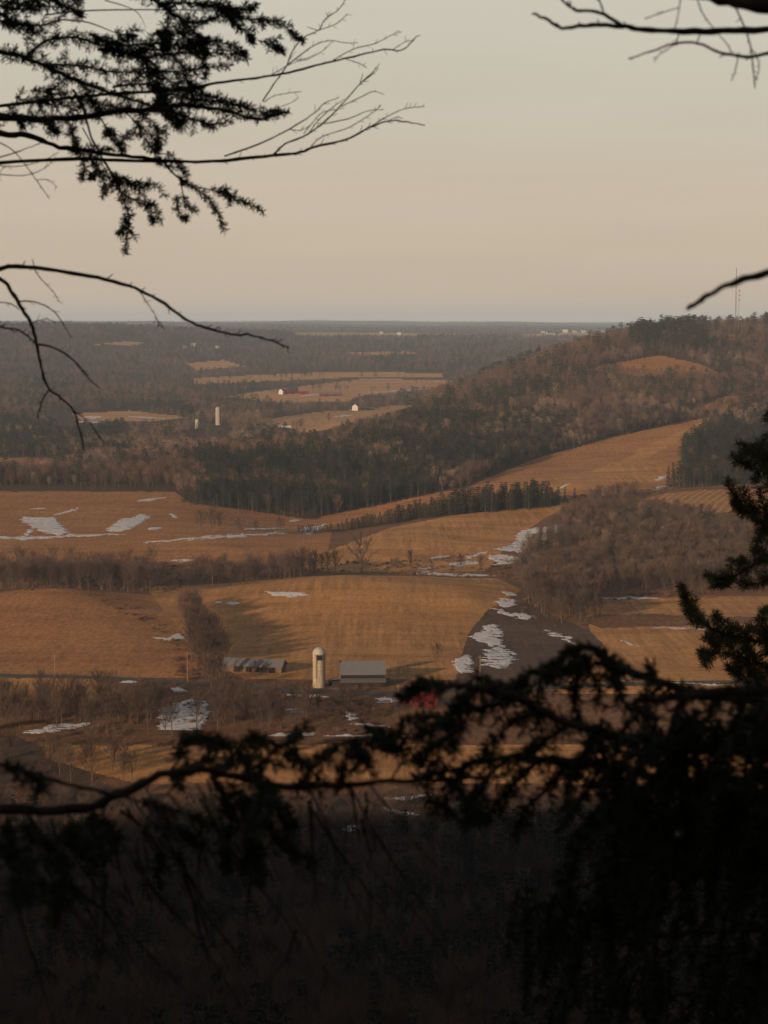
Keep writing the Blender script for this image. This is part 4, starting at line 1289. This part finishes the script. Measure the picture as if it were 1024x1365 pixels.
bough(t1, [
    ([(-270, -120), (-100, -30), (0, 18), (20, 30), (50, 34), (80, 26)], .007), ([(0, 8), (25, 12), (60, 8), (95, 12)], .004), ([(0, 28), (15, 33), (30, 38), (52, 44)], .003), ([(70, 0), (95, 12), (110, 22)], .003),
    ([(-20, 0), (20, 4), (48, 14)], .003), ([(80, 26), (118, 30), (160, 46), (180, 50)], .0022, DH, .75), ([(60, 20), (120, 14), (220, 13), (300, 15), (345, 18)], .0022, DH, False), ([(140, 0), (180, 14), (195, 38)], .002, DH, False),
    ([(30, 4), (50, 0), (80, -4), (110, 2)], .003),
], DH + .2, **HK)
bough(t1, [
    ([(60, -60), (150, -25), (210, 2), (235, 22), (260, 30), (290, 22), (305, 12)], .005), ([(210, 4), (240, 4), (280, 6), (305, 15)], .003), ([(225, 20), (222, 40), (215, 55), (225, 65)], .003), ([(240, 25), (258, 42), (275, 55), (292, 50)], .003),
    ([(260, 6), (300, 12), (320, 24), (345, 26), (375, 32), (392, 46), (404, 55)], .0028), ([(300, 14), (312, 32), (330, 42), (338, 58)], .0025), ([(262, 45), (270, 60), (275, 72)], .002), ([(230, 34), (250, 50), (258, 64)], .0025), ([(344, 54), (362, 58), (376, 68)], .002), ([(332, 44), (346, 54)], .0016, DH, False),
    ([(300, 10), (322, 12), (340, 9)], .002), ([(205, 45), (230, 46), (255, 40)], .0025),
], DH + .1, **HK)
bough(t1, [
    ([(-270, 120), (-100, 170), (0, 178), (40, 182), (80, 196), (130, 203), (190, 210), (250, 215), (300, 214), (366, 207)], .0085, DH, False),
    ([(92, 198), (112, 200), (130, 198), (150, 200)], .002), ([(105, 200), (112, 222), (108, 240)], .002), ([(118, 204), (130, 225), (140, 245), (138, 262)], .002),
    ([(98, 120), (112, 150), (125, 190), (145, 225), (160, 255), (172, 290), (168, 322), (166, 338)], .0035, DH, .5), ([(150, 230), (160, 245), (155, 235)], .002), ([(150, 240), (178, 246), (205, 246), (222, 262)], .002), ([(158, 255), (185, 270), (205, 275), (215, 295)], .002), ([(160, 235), (185, 252), (200, 280), (203, 298)], .002),
    ([(215, 212), (232, 232), (255, 248), (275, 262), (292, 288), (298, 305)], .0026, DH, .2), ([(255, 247), (285, 254), (310, 264), (332, 272), (350, 282)], .002, DH, .25), ([(240, 240), (248, 270), (262, 282)], .002, DH, .4), ([(205, 210), (225, 220), (250, 228)], .002), ([(210, 205), (230, 208), (248, 232)], .002, DH, .4),
    ([(165, 285), (172, 305), (182, 318)], .002), ([(168, 300), (158, 312)], .002), ([(235, 260), (240, 285), (250, 292)], .0018),
    ([(155, 195), (175, 178), (190, 182)], .002), ([(185, 165), (205, 185), (212, 200)], .002, DH, .5), ([(292, 255), (305, 258), (306, 275)], .0018),
    ([(110, 170), (135, 215), (150, 250)], .002, DH, .6), ([(130, 205), (128, 230), (122, 236)], .002),
], DH - .1, **{**HK, 'gap': .012, 'side': (.012, .032), 'spacing': .001})


# --- bare twigs reaching right from that tree
def bare_bough(tree, items, D, name='bough', spur=.02, wob=.05):
    mb = MB()
    for pp, r_a, r_b in items:
        path = px_path(pp, D + rnd(-wob, wob), wob)
        rt = root_piece(tree, pp, path)
        if rt: mb.tube(rt, [r_a * 1.35, r_a * 1.2, r_a * 1.1, r_a], 7, False)
        n = len(path)
        path = [p + Vector((rnd(-1, 1), rnd(-1, 1), rnd(-1, 1))) * r_a * .22 for p in path]
        mb.tube(path, [(r_a + (r_b - r_a) * i / (n - 1)) * rnd(.85, 1.18) for i in range(n)], 7, True)
        for i in range(2, n - 1):
            if random.random() < .45:
                d = (path[i + 1] - path[i]).normalized()
                sd = (Matrix.Rotation(rnd(.5, 1.1) * random.choice((-1, 1)), 3, 'Y') @ d + Vector((0, rnd(-.6, .6), 0))).normalized()
                L = spur * rnd(.3, 1.0)
                mb.tube([path[i], path[i] + sd * L * .5, path[i] + sd * L + Vector((0, 0, L * .1))], [r_b * .9, r_b * .8, r_b * .6], 4, True)
    return mb.build(name, M['bark_near'], tree, True)


t2 = empty('bare_sapling'); tag(t2, 'bare twigs fanning out into the sky beyond the upper left boughs', 'tree')
ROOT[t2.name] = (-330, 5.6, -1050)
tx = at(-1050, 500, 5.6)
b = MB(); b.tube([(tx.x, tx.y, gz(tx.x, tx.y) - .3), (tx.x, tx.y, 149), (tx.x + .05, tx.y, 152), (tx.x, tx.y, 156)], [.07, .06, .045, .01], 10); b.build('trunk', M['bark_near'], t2, True)
bare_bough(t2, [
    ([(-330, 300), (-150, 235), (60, 213), (180, 214), (280, 215), (365, 207), (400, 203), (420, 195), (460, 187), (492, 170), (520, 161), (545, 163), (567, 167)], .0055, .0011),
    ([(365, 206), (380, 192), (408, 180), (432, 163), (455, 140), (480, 112), (495, 98), (506, 85)], .0026, .0009), ([(432, 165), (465, 158), (490, 148), (512, 146)], .0014, .0007), ([(480, 112), (484, 98)], .0012, .0008), ([(455, 142), (480, 130), (498, 122), (512, 126)], .0014, .0007),
    ([(492, 170), (515, 156), (540, 145), (566, 142)], .0015, .0008), ([(300, 208), (345, 192), (386, 172), (420, 150), (432, 138), (452, 130)], .0022, .0008), ([(385, 172), (400, 174), (412, 168)], .0012, .0007),
    ([(410, 180), (425, 160), (445, 142), (460, 132)], .0014, .0007), ([(415, 195), (430, 182), (465, 170), (500, 148), (506, 140)], .0013, .0007), ([(405, 178), (418, 162), (430, 150), (448, 146)], .0012, .0007),
    ([(482, 110), (500, 96), (504, 90)], .0012, .0007), ([(520, 160), (530, 156), (536, 158)], .001, .0007)], 5.05, spur=.022)
bare_bough(t2, [
    ([(-330, 250), (-100, 160), (120, 128), (230, 120), (300, 109), (340, 104), (385, 97), (430, 85), (470, 76), (512, 66), (534, 67), (548, 57), (557, 47)], .0045, .001), ([(445, 80), (470, 66), (500, 58), (520, 48), (532, 41)], .0013, .0007), ([(462, 79), (478, 84), (489, 90)], .001, .0007),
    ([(350, 135), (368, 108), (382, 88), (390, 68), (405, 50), (425, 40), (433, 26), (450, 14), (460, 0), (468, -20)], .0018, .0009), ([(425, 40), (448, 32), (464, 18)], .0013, .0007), ([(425, 41), (410, 36)], .001, .0007), ([(438, 22), (434, 17)], .001, .0007), ([(384, 86), (405, 70), (420, 60), (440, 54), (460, 57), (477, 57)], .0015, .0007), ([(395, 80), (412, 77), (430, 68), (444, 54)], .0012, .0007),
    ([(352, 136), (365, 128), (385, 124), (402, 122)], .0011, .0007), ([(360, 101), (372, 94), (390, 84), (412, 79)], .0011, .0007), ([(375, 142), (390, 136), (398, 130)], .0009, .0006), ([(524, 66), (540, 56), (552, 54)], .001, .0007)], 5.2, spur=.02)
bare_bough(t2, [([(-330, 320), (-100, 240), (0, 210), (30, 200), (60, 188)], .0025, .0009), ([(0, 190), (20, 203), (45, 235), (66, 265)], .0014, .0008), ([(-20, 218), (20, 222), (55, 215), (78, 203)], .0012, .0007), ([(-20, 230), (30, 234), (60, 224), (75, 208)], .0012, .0007), ([(48, 240), (65, 240), (76, 250)], .0009, .0006), ([(-20, 300), (0, 230), (15, 222)], .001, .0007)], 4.6, spur=.014)

# --- drooping bare branch in front of the left plateau
t3 = empty('bare_tree'); tag(t3, 'drooping dark bare branch curving over the far plateau at the left edge', 'tree')
ROOT[t3.name] = (-260, 4.4, -1250)
tx = at(-1250, 900, 4.4)
b = MB(); b.tube([(tx.x, tx.y, gz(tx.x, tx.y) - .3), (tx.x, tx.y, 149), (tx.x + .06, tx.y, 151), (tx.x, tx.y, 154)], [.09, .075, .05, .01], 10); b.build('trunk', M['bark_near'], t3, True)
bare_bough(t3, [
    ([(-260, 560), (-140, 440), (-40, 372), (0, 358), (30, 355), (75, 360), (130, 370), (180, 384), (215, 402), (240, 420), (262, 433), (290, 441), (312, 446), (330, 446), (355, 452), (386, 463)], .0055, .0014),
    ([(-60, 340), (0, 372), (15, 388), (30, 412), (42, 432), (50, 462), (55, 490), (65, 518), (80, 530), (98, 548), (108, 580), (112, 600)], .0048, .0014), ([(65, 520), (56, 535), (50, 557)], .002, .001), ([(48, 458), (75, 465), (100, 482), (122, 508), (134, 518)], .0024, .001), ([(-60, 425), (0, 436), (25, 440), (48, 458)], .0024, .0015),
    ([(22, 402), (45, 402), (68, 412), (82, 428), (95, 450)], .0016, .0008), ([(-40, 400), (10, 404), (25, 412)], .0016, .001), ([(98, 548), (118, 562), (138, 590)], .0014, .0008), ([(45, 358), (55, 372), (72, 390), (78, 402)], .001, .0007), ([(46, 355), (43, 345)], .001, .0007), ([(185, 386), (195, 402), (208, 422), (212, 435)], .0012, .0007), ([(208, 424), (220, 440)], .0008, .0006),
    ([(100, 482), (112, 500)], .001, .0007), ([(42, 432), (60, 425), (75, 430)], .001, .0007)], 4.2, spur=.02)

# --- branches at the upper right
t4 = empty('bare_tree'); tag(t4, 'blurred dark bare limbs reaching in at the upper right corner', 'tree')
ROOT[t4.name] = (1330, 3.4, 2600)
tx = at(2600, 600, 3.4)
b = MB(); b.tube([(tx.x, tx.y, gz(tx.x, tx.y) - .3), (tx.x, tx.y, 149), (tx.x + .03, tx.y, 151), (tx.x, tx.y, 156)], [.11, .1, .08, .02], 12); b.build('trunk', M['bark_near'], t4, True)
bare_bough(t4, [
    ([(1330, 60), (1180, 45), (1024, 40), (960, 42), (910, 42), (860, 40), (830, 35), (795, 33), (765, 36), (745, 36), (730, 26), (710, 18)], .0055, .0016), ([(830, 35), (808, 20), (790, 15), (770, 14), (755, 5), (740, -12)], .003, .0014), ([(930, 55), (934, 44)], .001, .001),
    ([(1330, 90), (1180, 70), (1040, 70), (1000, 76), (960, 70), (932, 58), (900, 58), (875, 66), (838, 78)], .003, .001), ([(805, 18), (800, 2), (795, -8)], .0014, .0009), ([(905, 45), (900, 58), (880, 72), (872, 82)], .0009, .0006), ([(908, -10), (905, 15), (898, 45)], .0009, .0006), ([(975, 0), (990, 30), (1000, 60), (1005, 100), (1006, 118)], .0013, .0008), ([(985, 70), (980, 95), (975, 108)], .0009, .0006), ([(930, 0), (938, 20), (955, 42), (970, 60), (976, 75)], .0009, .0006), ([(860, 25), (880, 18), (905, 10)], .0009, .0006), ([(1000, 62), (1012, 85), (1008, 108)], .0009, .0006)], 2.9, spur=.012)
bare_bough(t4, [([(1330, 40), (1150, 20), (1024, 8), (960, -4), (890, -16), (820, -40)], .012, .006)], 2.5, spur=.006)
bare_bough(t4, [([(1330, 520), (1150, 385), (1050, 362), (1000, 370), (960, 385), (930, 402), (916, 411)], .0048, .0022), ([(945, 395), (942, 390)], .001, .0007)], 2.2, spur=.006)

# --- hemlock below: boughs across the bottom
random.seed(29)
DB = 2.2
t5 = empty('hemlock_tree'); tag(t5, 'black out-of-focus hemlock boughs across the bottom of the view', 'tree')
ROOT[t5.name] = (1500, 2.9, 2900)
tx = at(2900, 1250, 2.9)
b = MB(); b.tube([(tx.x, tx.y, gz(tx.x, tx.y) - .3), (tx.x, tx.y, 149), (tx.x + .02, tx.y, 153), (tx.x, tx.y, 158)], [.17, .15, .10, .02], 12); b.build('trunk', M['bark_near'], t5, True)
LK = dict(gap=.011, side=(.014, .042), r0=.002, needle=1, spacing=.0012, nl=.0125, nw=.0022, droop=.45)
t6 = empty('hemlock_tree'); tag(t6, 'hemlock with a long dark limb and hanging twigs crossing the lower left', 'tree')
ROOT[t6.name] = (-420, 2.5, -1900)
tx = at(-1900, 1250, 2.5)
b = MB(); b.tube([(tx.x, tx.y, gz(tx.x, tx.y) - .3), (tx.x, tx.y, 149.2), (tx.x + .02, tx.y, 152), (tx.x, tx.y, 156)], [.12, .1, .08, .02], 12); b.build('trunk', M['bark_near'], t6, True)
bough(t6, [
    ([(-420, 1130), (-150, 1090), (0, 1080), (110, 1077), (165, 1055), (225, 1030), (290, 1030), (360, 1045), (420, 1049), (500, 1043), (580, 1040), (650, 1036)], .0072, DB, False),
    ([(225, 1030), (240, 1010), (245, 990), (255, 982)], .0022, DB, .4), ([(240, 985), (270, 980), (300, 990), (320, 1002), (335, 1030)], .002), ([(290, 1030), (310, 1010), (330, 985), (352, 985), (375, 1000)], .002), ([(340, 1040), (355, 1010), (380, 990), (400, 975), (412, 962)], .002), ([(380, 1000), (402, 1010), (415, 1030)], .002), ([(400, 1046), (418, 1020), (440, 1000), (470, 990), (478, 1000)], .002), ([(455, 1045), (460, 1015), (470, 995)], .0018), ([(470, 1000), (490, 1015), (495, 1035)], .0018),
    ([(350, 985), (400, 998), (450, 985), (500, 995), (560, 1000)], .002, DB, .6), ([(480, 960), (500, 975), (520, 990), (540, 1000)], .0018), ([(520, 1042), (535, 1020), (560, 1012), (590, 1018)], .0018, DB, .4), ([(300, 1040), (320, 1060), (330, 1085), (345, 1100)], .002), ([(350, 1048), (365, 1070), (385, 1085), (388, 1100)], .002), ([(280, 1035), (300, 1060), (308, 1090), (300, 1125), (306, 1160)], .0022), ([(230, 1035), (260, 1020), (290, 1010)], .0018), ([(320, 1065), (350, 1090), (370, 1120), (400, 1140), (425, 1155)], .002),
    ([(560, 1042), (575, 1065), (600, 1080)], .0018), ([(600, 1040), (620, 1060), (640, 1085)], .0018), ([(420, 1048), (430, 1060)], .0018),
], DB, **LK)
bough(t6, [
    ([(-420, 1040), (-150, 1000), (0, 1018), (50, 1035), (110, 1050), (180, 1066), (230, 1080), (270, 1095), (310, 1110)], .0035, DB, .75), ([(10, 1020), (35, 1030), (60, 1045)], .002), ([(-20, 975), (40, 962), (75, 966), (110, 980)], .002, DB, False), ([(30, 1100), (55, 1120), (75, 1140), (90, 1150)], .0025), ([(125, 1085), (135, 1110), (140, 1140)], .002), ([(160, 1080), (200, 1110), (240, 1150), (270, 1195), (300, 1230)], .0025, DB, False),
    ([(40, 1090), (75, 1140), (105, 1190), (140, 1215), (165, 1260), (190, 1300)], .0025, DB, False), ([(70, 1140), (85, 1160), (78, 1185), (72, 1225)], .002), ([(30, 1175), (70, 1180), (110, 1190)], .002), ([(130, 1095), (155, 1110), (150, 1130)], .002), ([(195, 1110), (215, 1140), (210, 1175)], .002, DB, .5), ([(90, 1085), (110, 1110), (120, 1140)], .002, DB, .4), ([(0, 1175), (20, 1195), (35, 1250), (55, 1310), (75, 1370)], .002, DB, False), ([(180, 1070), (200, 1095), (230, 1105), (262, 1120)], .002, DB, .4), ([(0, 1125), (20, 1140), (30, 1160)], .002),
    ([(390, 1330), (350, 1380), (300, 1420)], .002, DB, False), ([(395, 1240), (380, 1280), (355, 1310), (340, 1340)], .002, DB, False), ([(10, 1090), (15, 1130), (35, 1150)], .0018),
], DB - .2, **LK)
bough(t5, [
    ([(1500, 900), (1200, 880), (1000, 930), (900, 915), (840, 895), (800, 870), (770, 862), (745, 880), (735, 905)], .008), ([(840, 895), (800, 885), (760, 890), (725, 890), (700, 905), (690, 925)], .003), ([(800, 870), (815, 895), (830, 930), (845, 960)], .003), ([(760, 866), (790, 900), (800, 940)], .003), ([(880, 912), (860, 945), (870, 985)], .003), ([(920, 915), (905, 945), (910, 990)], .003), ([(960, 922), (945, 950), (960, 990)], .003), ([(870, 905), (868, 895), (862, 882)], .0018, DB, .2), ([(780, 872), (770, 900), (765, 935), (775, 965)], .003), ([(740, 885), (722, 905), (716, 935), (720, 960)], .003), ([(700, 905), (680, 915), (660, 920)], .0025),
], DB + .15, **LK)
bough(t5, [
    ([(1500, 1000), (1200, 985), (1000, 1000), (860, 985), (760, 965), (690, 930), (640, 918), (590, 915), (555, 912), (535, 930)], .008), ([(690, 930), (640, 945), (590, 955), (545, 958), (530, 975)], .003), ([(640, 918), (610, 940), (600, 970), (605, 1000)], .003), ([(720, 945), (690, 960), (660, 985), (640, 1010)], .003), ([(590, 915), (570, 908), (550, 918)], .0025), ([(660, 922), (650, 905), (630, 900)], .002, DB, .3), ([(760, 965), (730, 985), (700, 1005), (680, 1030)], .003), ([(800, 975), (780, 1010), (760, 1040)], .003), ([(600, 955), (570, 975), (540, 985), (500, 975)], .0025), ([(850, 985), (830, 1020), (800, 1050)], .003), ([(620, 960), (590, 985), (560, 1005)], .0025),
], DB, **LK)
bough(t5, [
    ([(1500, 1060), (1200, 1050), (1000, 1060), (850, 1030), (760, 1015), (680, 1010), (610, 1025), (550, 1040)], .008), ([(680, 1010), (650, 1035), (630, 1065), (620, 1100)], .003), ([(760, 1015), (730, 1050), (700, 1080), (690, 1110)], .003), ([(720, 1012), (690, 1040), (660, 1075), (640, 1090), (625, 1075)], .003), ([(850, 1030), (820, 1070), (790, 1110)], .003), ([(930, 1045), (900, 1090), (880, 1130)], .003), ([(620, 1022), (600, 1050), (595, 1080)], .0025), ([(800, 1022), (780, 1060), (750, 1100)], .003), ([(1000, 1060), (970, 1100), (950, 1140)], .003),
], DB + .05, **LK)
random.seed(41)
tw = []
for k in range(46):
    x0 = rnd(-10, 520); y0 = 1078 - 40 * min(1, max(0, (x0 - 110) / 130)) + rnd(0, 60)
    L = rnd(60, 260); dx = rnd(-.1, .9) * L
    P = [(x0, y0), (x0 + dx * .25 + rnd(-8, 8), y0 + L * .3), (x0 + dx * .65 + rnd(-10, 10), y0 + L * .65), (x0 + dx, y0 + L)]
    tw.append((P, rnd(.0011, .0022), .0005))
    for j in range(4):
        i = random.randint(0, 2); t = random.random(); q = (P[i][0] * (1 - t) + P[i + 1][0] * t, P[i][1] * (1 - t) + P[i + 1][1] * t); l = rnd(15, 60); a = rnd(-.6, 1.3)
        tw.append(([q, (q[0] + l * .5 * math.sin(a) + rnd(-4, 4), q[1] + l * .45 * math.cos(a)), (q[0] + l * math.sin(a * .8), q[1] + l * math.cos(a * .8))], .0009, .0004))
bare_bough(t6, tw, DB + .1, spur=.02, wob=.25)
tw = []
for k in range(5):
    x0 = rnd(-20, 430); y0 = rnd(1075, 1200) - 40 * (x0 > 230); L = rnd(30, 80); dx = rnd(-25, 45)
    tw.append(([(x0, y0), (x0 + dx * .5, y0 + L * .4), (x0 + dx, y0 + L)], .0016))
bough(t6, tw, DB + .05, **LK, wob=.25)
# heavier hanging boughs that fill the lower right
random.seed(31)
for k in range(9):
    D_ = 2.1 + .2 * k
    y0 = 935 + 48 * k + rnd(-15, 15)
    x1 = 620 + rnd(-20, 120) + (110 if k < 2 else 0)
    items = [([(1500, y0 + 40), (1200, y0 - 10), (1000, y0), (850, y0 + 15), (x1 + 150, y0 + 45), (x1 + 90, y0 + 75)], .007)]
    for j in range(26):
        t = random.random() ** .9; xs = x1 + 60 + (1080 - x1) * t; ys = y0 + 55 * (1 - t) + rnd(-15, 20)
        dx = rnd(-60, 20); L = rnd(60, 150)
        items.append(([(xs, ys), (xs + dx * .5, ys + L * .3), (xs + dx * .9, ys + L * .7), (xs + dx, ys + L)], .003))
    bough(t5, items, D_, **{**LK, 'gap': .016, 'spacing': .0016, 'nl': .0135, 'nw': .0026})

# --- young white pine at the right edge
random.seed(37)
DP = 21.0
t7 = empty('white_pine'); tag(t7, 'olive green pine with tufted boughs leaning in at the right edge', 'tree')
tx = at(1062, 900, DP)
ztop = zat(505, DP)
b = MB(); b.tube([(tx.x, tx.y, gz(tx.x, tx.y) - .4), (tx.x + .03, tx.y, 147), (tx.x + .05, tx.y, 149), (tx.x, tx.y, ztop)], [.10, .07, .045, .01], 10); b.build('trunk', M['bark_near'], t7, True)
PK = dict(gap=.034, side=(.06, .19), r0=.008, needle=1, spacing=.0015, nl=.08, nw=.0045, droop=-.35, matn='pine_near', view=.5, level=1)
PB = [
    [([(1062, 690), (1045, 665), (1030, 640), (1022, 625)], .01), ([(1062, 620), (1048, 600), (1036, 600)], .009), ([(1062, 660), (1040, 650), (1022, 650)], .009), ([(1062, 700), (1045, 690), (1025, 690)], .009), ([(1062, 580), (1050, 555), (1038, 535)], .008)],
    [([(1062, 800), (1040, 785), (1022, 772)], .01), ([(1062, 830), (1040, 820), (1020, 812)], .01), ([(1062, 850), (1042, 838), (1026, 842)], .01), ([(1062, 740), (1042, 730), (1028, 722)], .009), ([(1062, 930), (1040, 905), (1022, 890)], .01), ([(1062, 900), (1044, 880), (1030, 856)], .01)],
    [([(1062, 640), (1040, 615), (1015, 600), (998, 598), (985, 590)], .012), ([(1062, 600), (1035, 580), (1012, 590)], .01), ([(1020, 605), (1005, 620), (985, 615), (975, 606)], .008), ([(1030, 610), (1018, 625), (1005, 640)], .008), ([(1062, 560), (1040, 545), (1022, 560)], .008), ([(1010, 598), (1000, 606), (988, 604)], .006)],
    [([(1062, 730), (1035, 712), (1010, 695), (990, 675), (975, 655), (970, 640)], .014), ([(1010, 695), (1000, 670), (990, 650)], .008), ([(1035, 712), (1020, 680), (1012, 650)], .01), ([(1000, 685), (985, 680), (978, 668)], .007), ([(1030, 705), (1035, 670), (1040, 640)], .01), ([(1020, 702), (1012, 720), (1008, 728)], .008)],
    [([(1062, 770), (1030, 748), (1005, 752), (980, 768), (955, 772), (942, 764)], .013), ([(1000, 755), (985, 748), (970, 755)], .007), ([(1030, 748), (1015, 735), (1005, 738)], .008), ([(1045, 760), (1030, 770), (1010, 778), (985, 780)], .008), ([(975, 770), (960, 780), (950, 778)], .006)],
    [([(1062, 880), (1030, 862), (1000, 852), (965, 845), (940, 832), (922, 812), (912, 792), (908, 782)], .015), ([(1000, 852), (985, 840), (965, 832), (952, 822)], .009), ([(940, 832), (925, 825), (915, 812)], .007), ([(1030, 862), (1015, 845), (1000, 838)], .009), ([(985, 848), (970, 862), (950, 858)], .008), ([(1040, 866), (1025, 850), (1015, 830), (1020, 815)], .009), ([(965, 845), (952, 855), (940, 850)], .007), ([(928, 818), (918, 806), (916, 796)], .006)],
    [([(1062, 910), (1030, 890), (1000, 880), (975, 872), (955, 870), (936, 870)], .012), ([(1000, 880), (985, 890), (970, 890)], .007), ([(955, 870), (945, 876), (938, 880)], .005), ([(1035, 893), (1015, 905), (1000, 900)], .008), ([(960, 870), (950, 862)], .005), ([(1045, 900), (1035, 875), (1020, 870)], .008), ([(1010, 883), (1000, 868), (988, 866)], .007)],
    [([(1062, 960), (1035, 930), (1010, 915), (990, 905), (975, 895)], .012), ([(1035, 930), (1025, 945), (1005, 940)], .008), ([(1050, 945), (1040, 925), (1030, 912)], .008), ([(1010, 915), (995, 925), (980, 925)], .008), ([(1020, 920), (1008, 900), (995, 890)], .007)],
]
PB += [[([(2124 - x + rnd(-10, 10), y + 22) for x, y in pp], r_) for pp, r_ in items] for items in PB]   # the side turned away from the view
for items in PB:
    bough(t7, items, DP, **PK, wob=.12)

# ------------------------------------------------------------------ haze, sky, sun, camera
hz = MB(); hz.box(-26500, 26500, -26800, 27500, -45, 226)
ho = link('haze', hz.mesh('haze', None))
ho.data.materials.clear()
hm = bpy.data.materials.new('haze'); hm.use_nodes = True
nt = hm.node_tree
for n in list(nt.nodes):
    if n.type != 'OUTPUT_MATERIAL': nt.nodes.remove(n)
pv = nt.nodes.new('ShaderNodeVolumePrincipled')
pv.inputs['Color'].default_value = (.61, .78, 1.0, 1); pv.inputs['Density'].default_value = 4.3e-5; pv.inputs['Anisotropy'].default_value = -.10
nt.links.new(pv.outputs[0], nt.nodes['Material Output'].inputs['Volume'] if 'Material Output' in nt.nodes else [n for n in nt.nodes if n.type == 'OUTPUT_MATERIAL'][0].inputs['Volume'])
ho.data.materials.append(hm)
tag(ho, 'thin pale haze filling the whole valley air', 'haze', kind='stuff')

SUN_EL, SUN_AZ = R(11.5), R(180 + 38)      # azimuth clockwise from the view direction: behind and to the left
wd = bpy.data.worlds.new('World'); SC.world = wd; wd.use_nodes = True
nt = wd.node_tree; N, L = nt.nodes, nt.links
bg = N['Background']
sky = N.new('ShaderNodeTexSky'); sky.sky_type = 'NISHITA'; sky.sun_disc = False; sky.sun_elevation = SUN_EL; sky.sun_rotation = SUN_AZ; sky.altitude = 300; sky.dust_density = 2.0; sky.air_density = 1.0
# dusty evening air: the blue of the clear sky is warmed towards the horizon
tcn = N.new('ShaderNodeTexCoord'); sx = N.new('ShaderNodeSeparateXYZ'); L.new(tcn.outputs['Generated'], sx.inputs[0])
rp = N.new('ShaderNodeValToRGB'); L.new(sx.outputs['Z'], rp.inputs[0])
E = rp.color_ramp.elements
E[0].position = 0.0; E[0].color = (6.1, 4.95, 3.8, 1)
E[1].position = 1.0; E[1].color = (.8, .84, .95, 1)
e = E.new(.06); e.color = (6.15, 5.0, 3.9, 1)
e = E.new(.16); e.color = (6.5, 6.05, 4.85, 1)
e = E.new(.40); e.color = (2.2, 2.2, 2.2, 1)
# thin uneven veils of cloud low in the sky
mpv = N.new('ShaderNodeMapping'); mpv.inputs['Scale'].default_value = (5, 5, 60); L.new(tcn.outputs['Generated'], mpv.inputs[0])
nv = N.new('ShaderNodeTexNoise'); nv.inputs['Scale'].default_value = 1.3; nv.inputs['Detail'].default_value = 5; L.new(mpv.outputs[0], nv.inputs['Vector'])
mv = N.new('ShaderNodeMapRange'); mv.inputs['From Min'].default_value = .35; mv.inputs['From Max'].default_value = .65; mv.inputs['To Min'].default_value = .975; mv.inputs['To Max'].default_value = 1.01; L.new(nv.outputs['Fac'], mv.inputs['Value'])
veil = N.new('ShaderNodeMix'); veil.data_type = 'RGBA'; veil.blend_type = 'MULTIPLY'; veil.inputs['Factor'].default_value = 1; L.new(rp.outputs[0], veil.inputs['A']); L.new(mv.outputs[0], veil.inputs['B'])
mx = N.new('ShaderNodeMix'); mx.data_type = 'RGBA'; mx.inputs['Factor'].default_value = .85
L.new(sky.outputs[0], mx.inputs['A']); L.new(veil.outputs['Result'], mx.inputs['B'])
L.new(mx.outputs['Result'], bg.inputs['Color']); bg.inputs['Strength'].default_value = .1

sl = bpy.data.lights.new('sun', 'SUN'); sl.energy = 5.0; sl.angle = R(.6); sl.color = (1, .72, .47)
so = bpy.data.objects.new('sun', sl); COL.objects.link(so)
to_sun = Vector((math.sin(SUN_AZ) * math.cos(SUN_EL), math.cos(SUN_AZ) * math.cos(SUN_EL), math.sin(SUN_EL)))
so.rotation_euler = to_sun.to_track_quat('Z', 'Y').to_euler(); so.location = (-200, -300, 400)

cd = bpy.data.cameras.new('camera'); cam = bpy.data.objects.new('camera', cd); COL.objects.link(cam)
cam.location = (0, 0, EYE); cam.rotation_euler = (math.pi / 2 - PITCH, 0, 0)
cd.sensor_fit = 'VERTICAL'; cd.sensor_height = 24; cd.lens = F / H * 24
cd.clip_start = .1; cd.clip_end = 80000
cd.dof.use_dof = True; cd.dof.focus_distance = 900; cd.dof.aperture_fstop = cd.lens / 5.2
SC.camera = cam
SC.view_settings.view_transform = 'Standard'; SC.view_settings.look = 'None'; SC.view_settings.exposure = 0; SC.view_settings.gamma = 1
SC.cycles.max_bounces = 6; SC.cycles.diffuse_bounces = 2; SC.cycles.glossy_bounces = 1; SC.cycles.transparent_max_bounces = 8; SC.cycles.volume_bounces = 0
SC.cycles.use_denoising = True
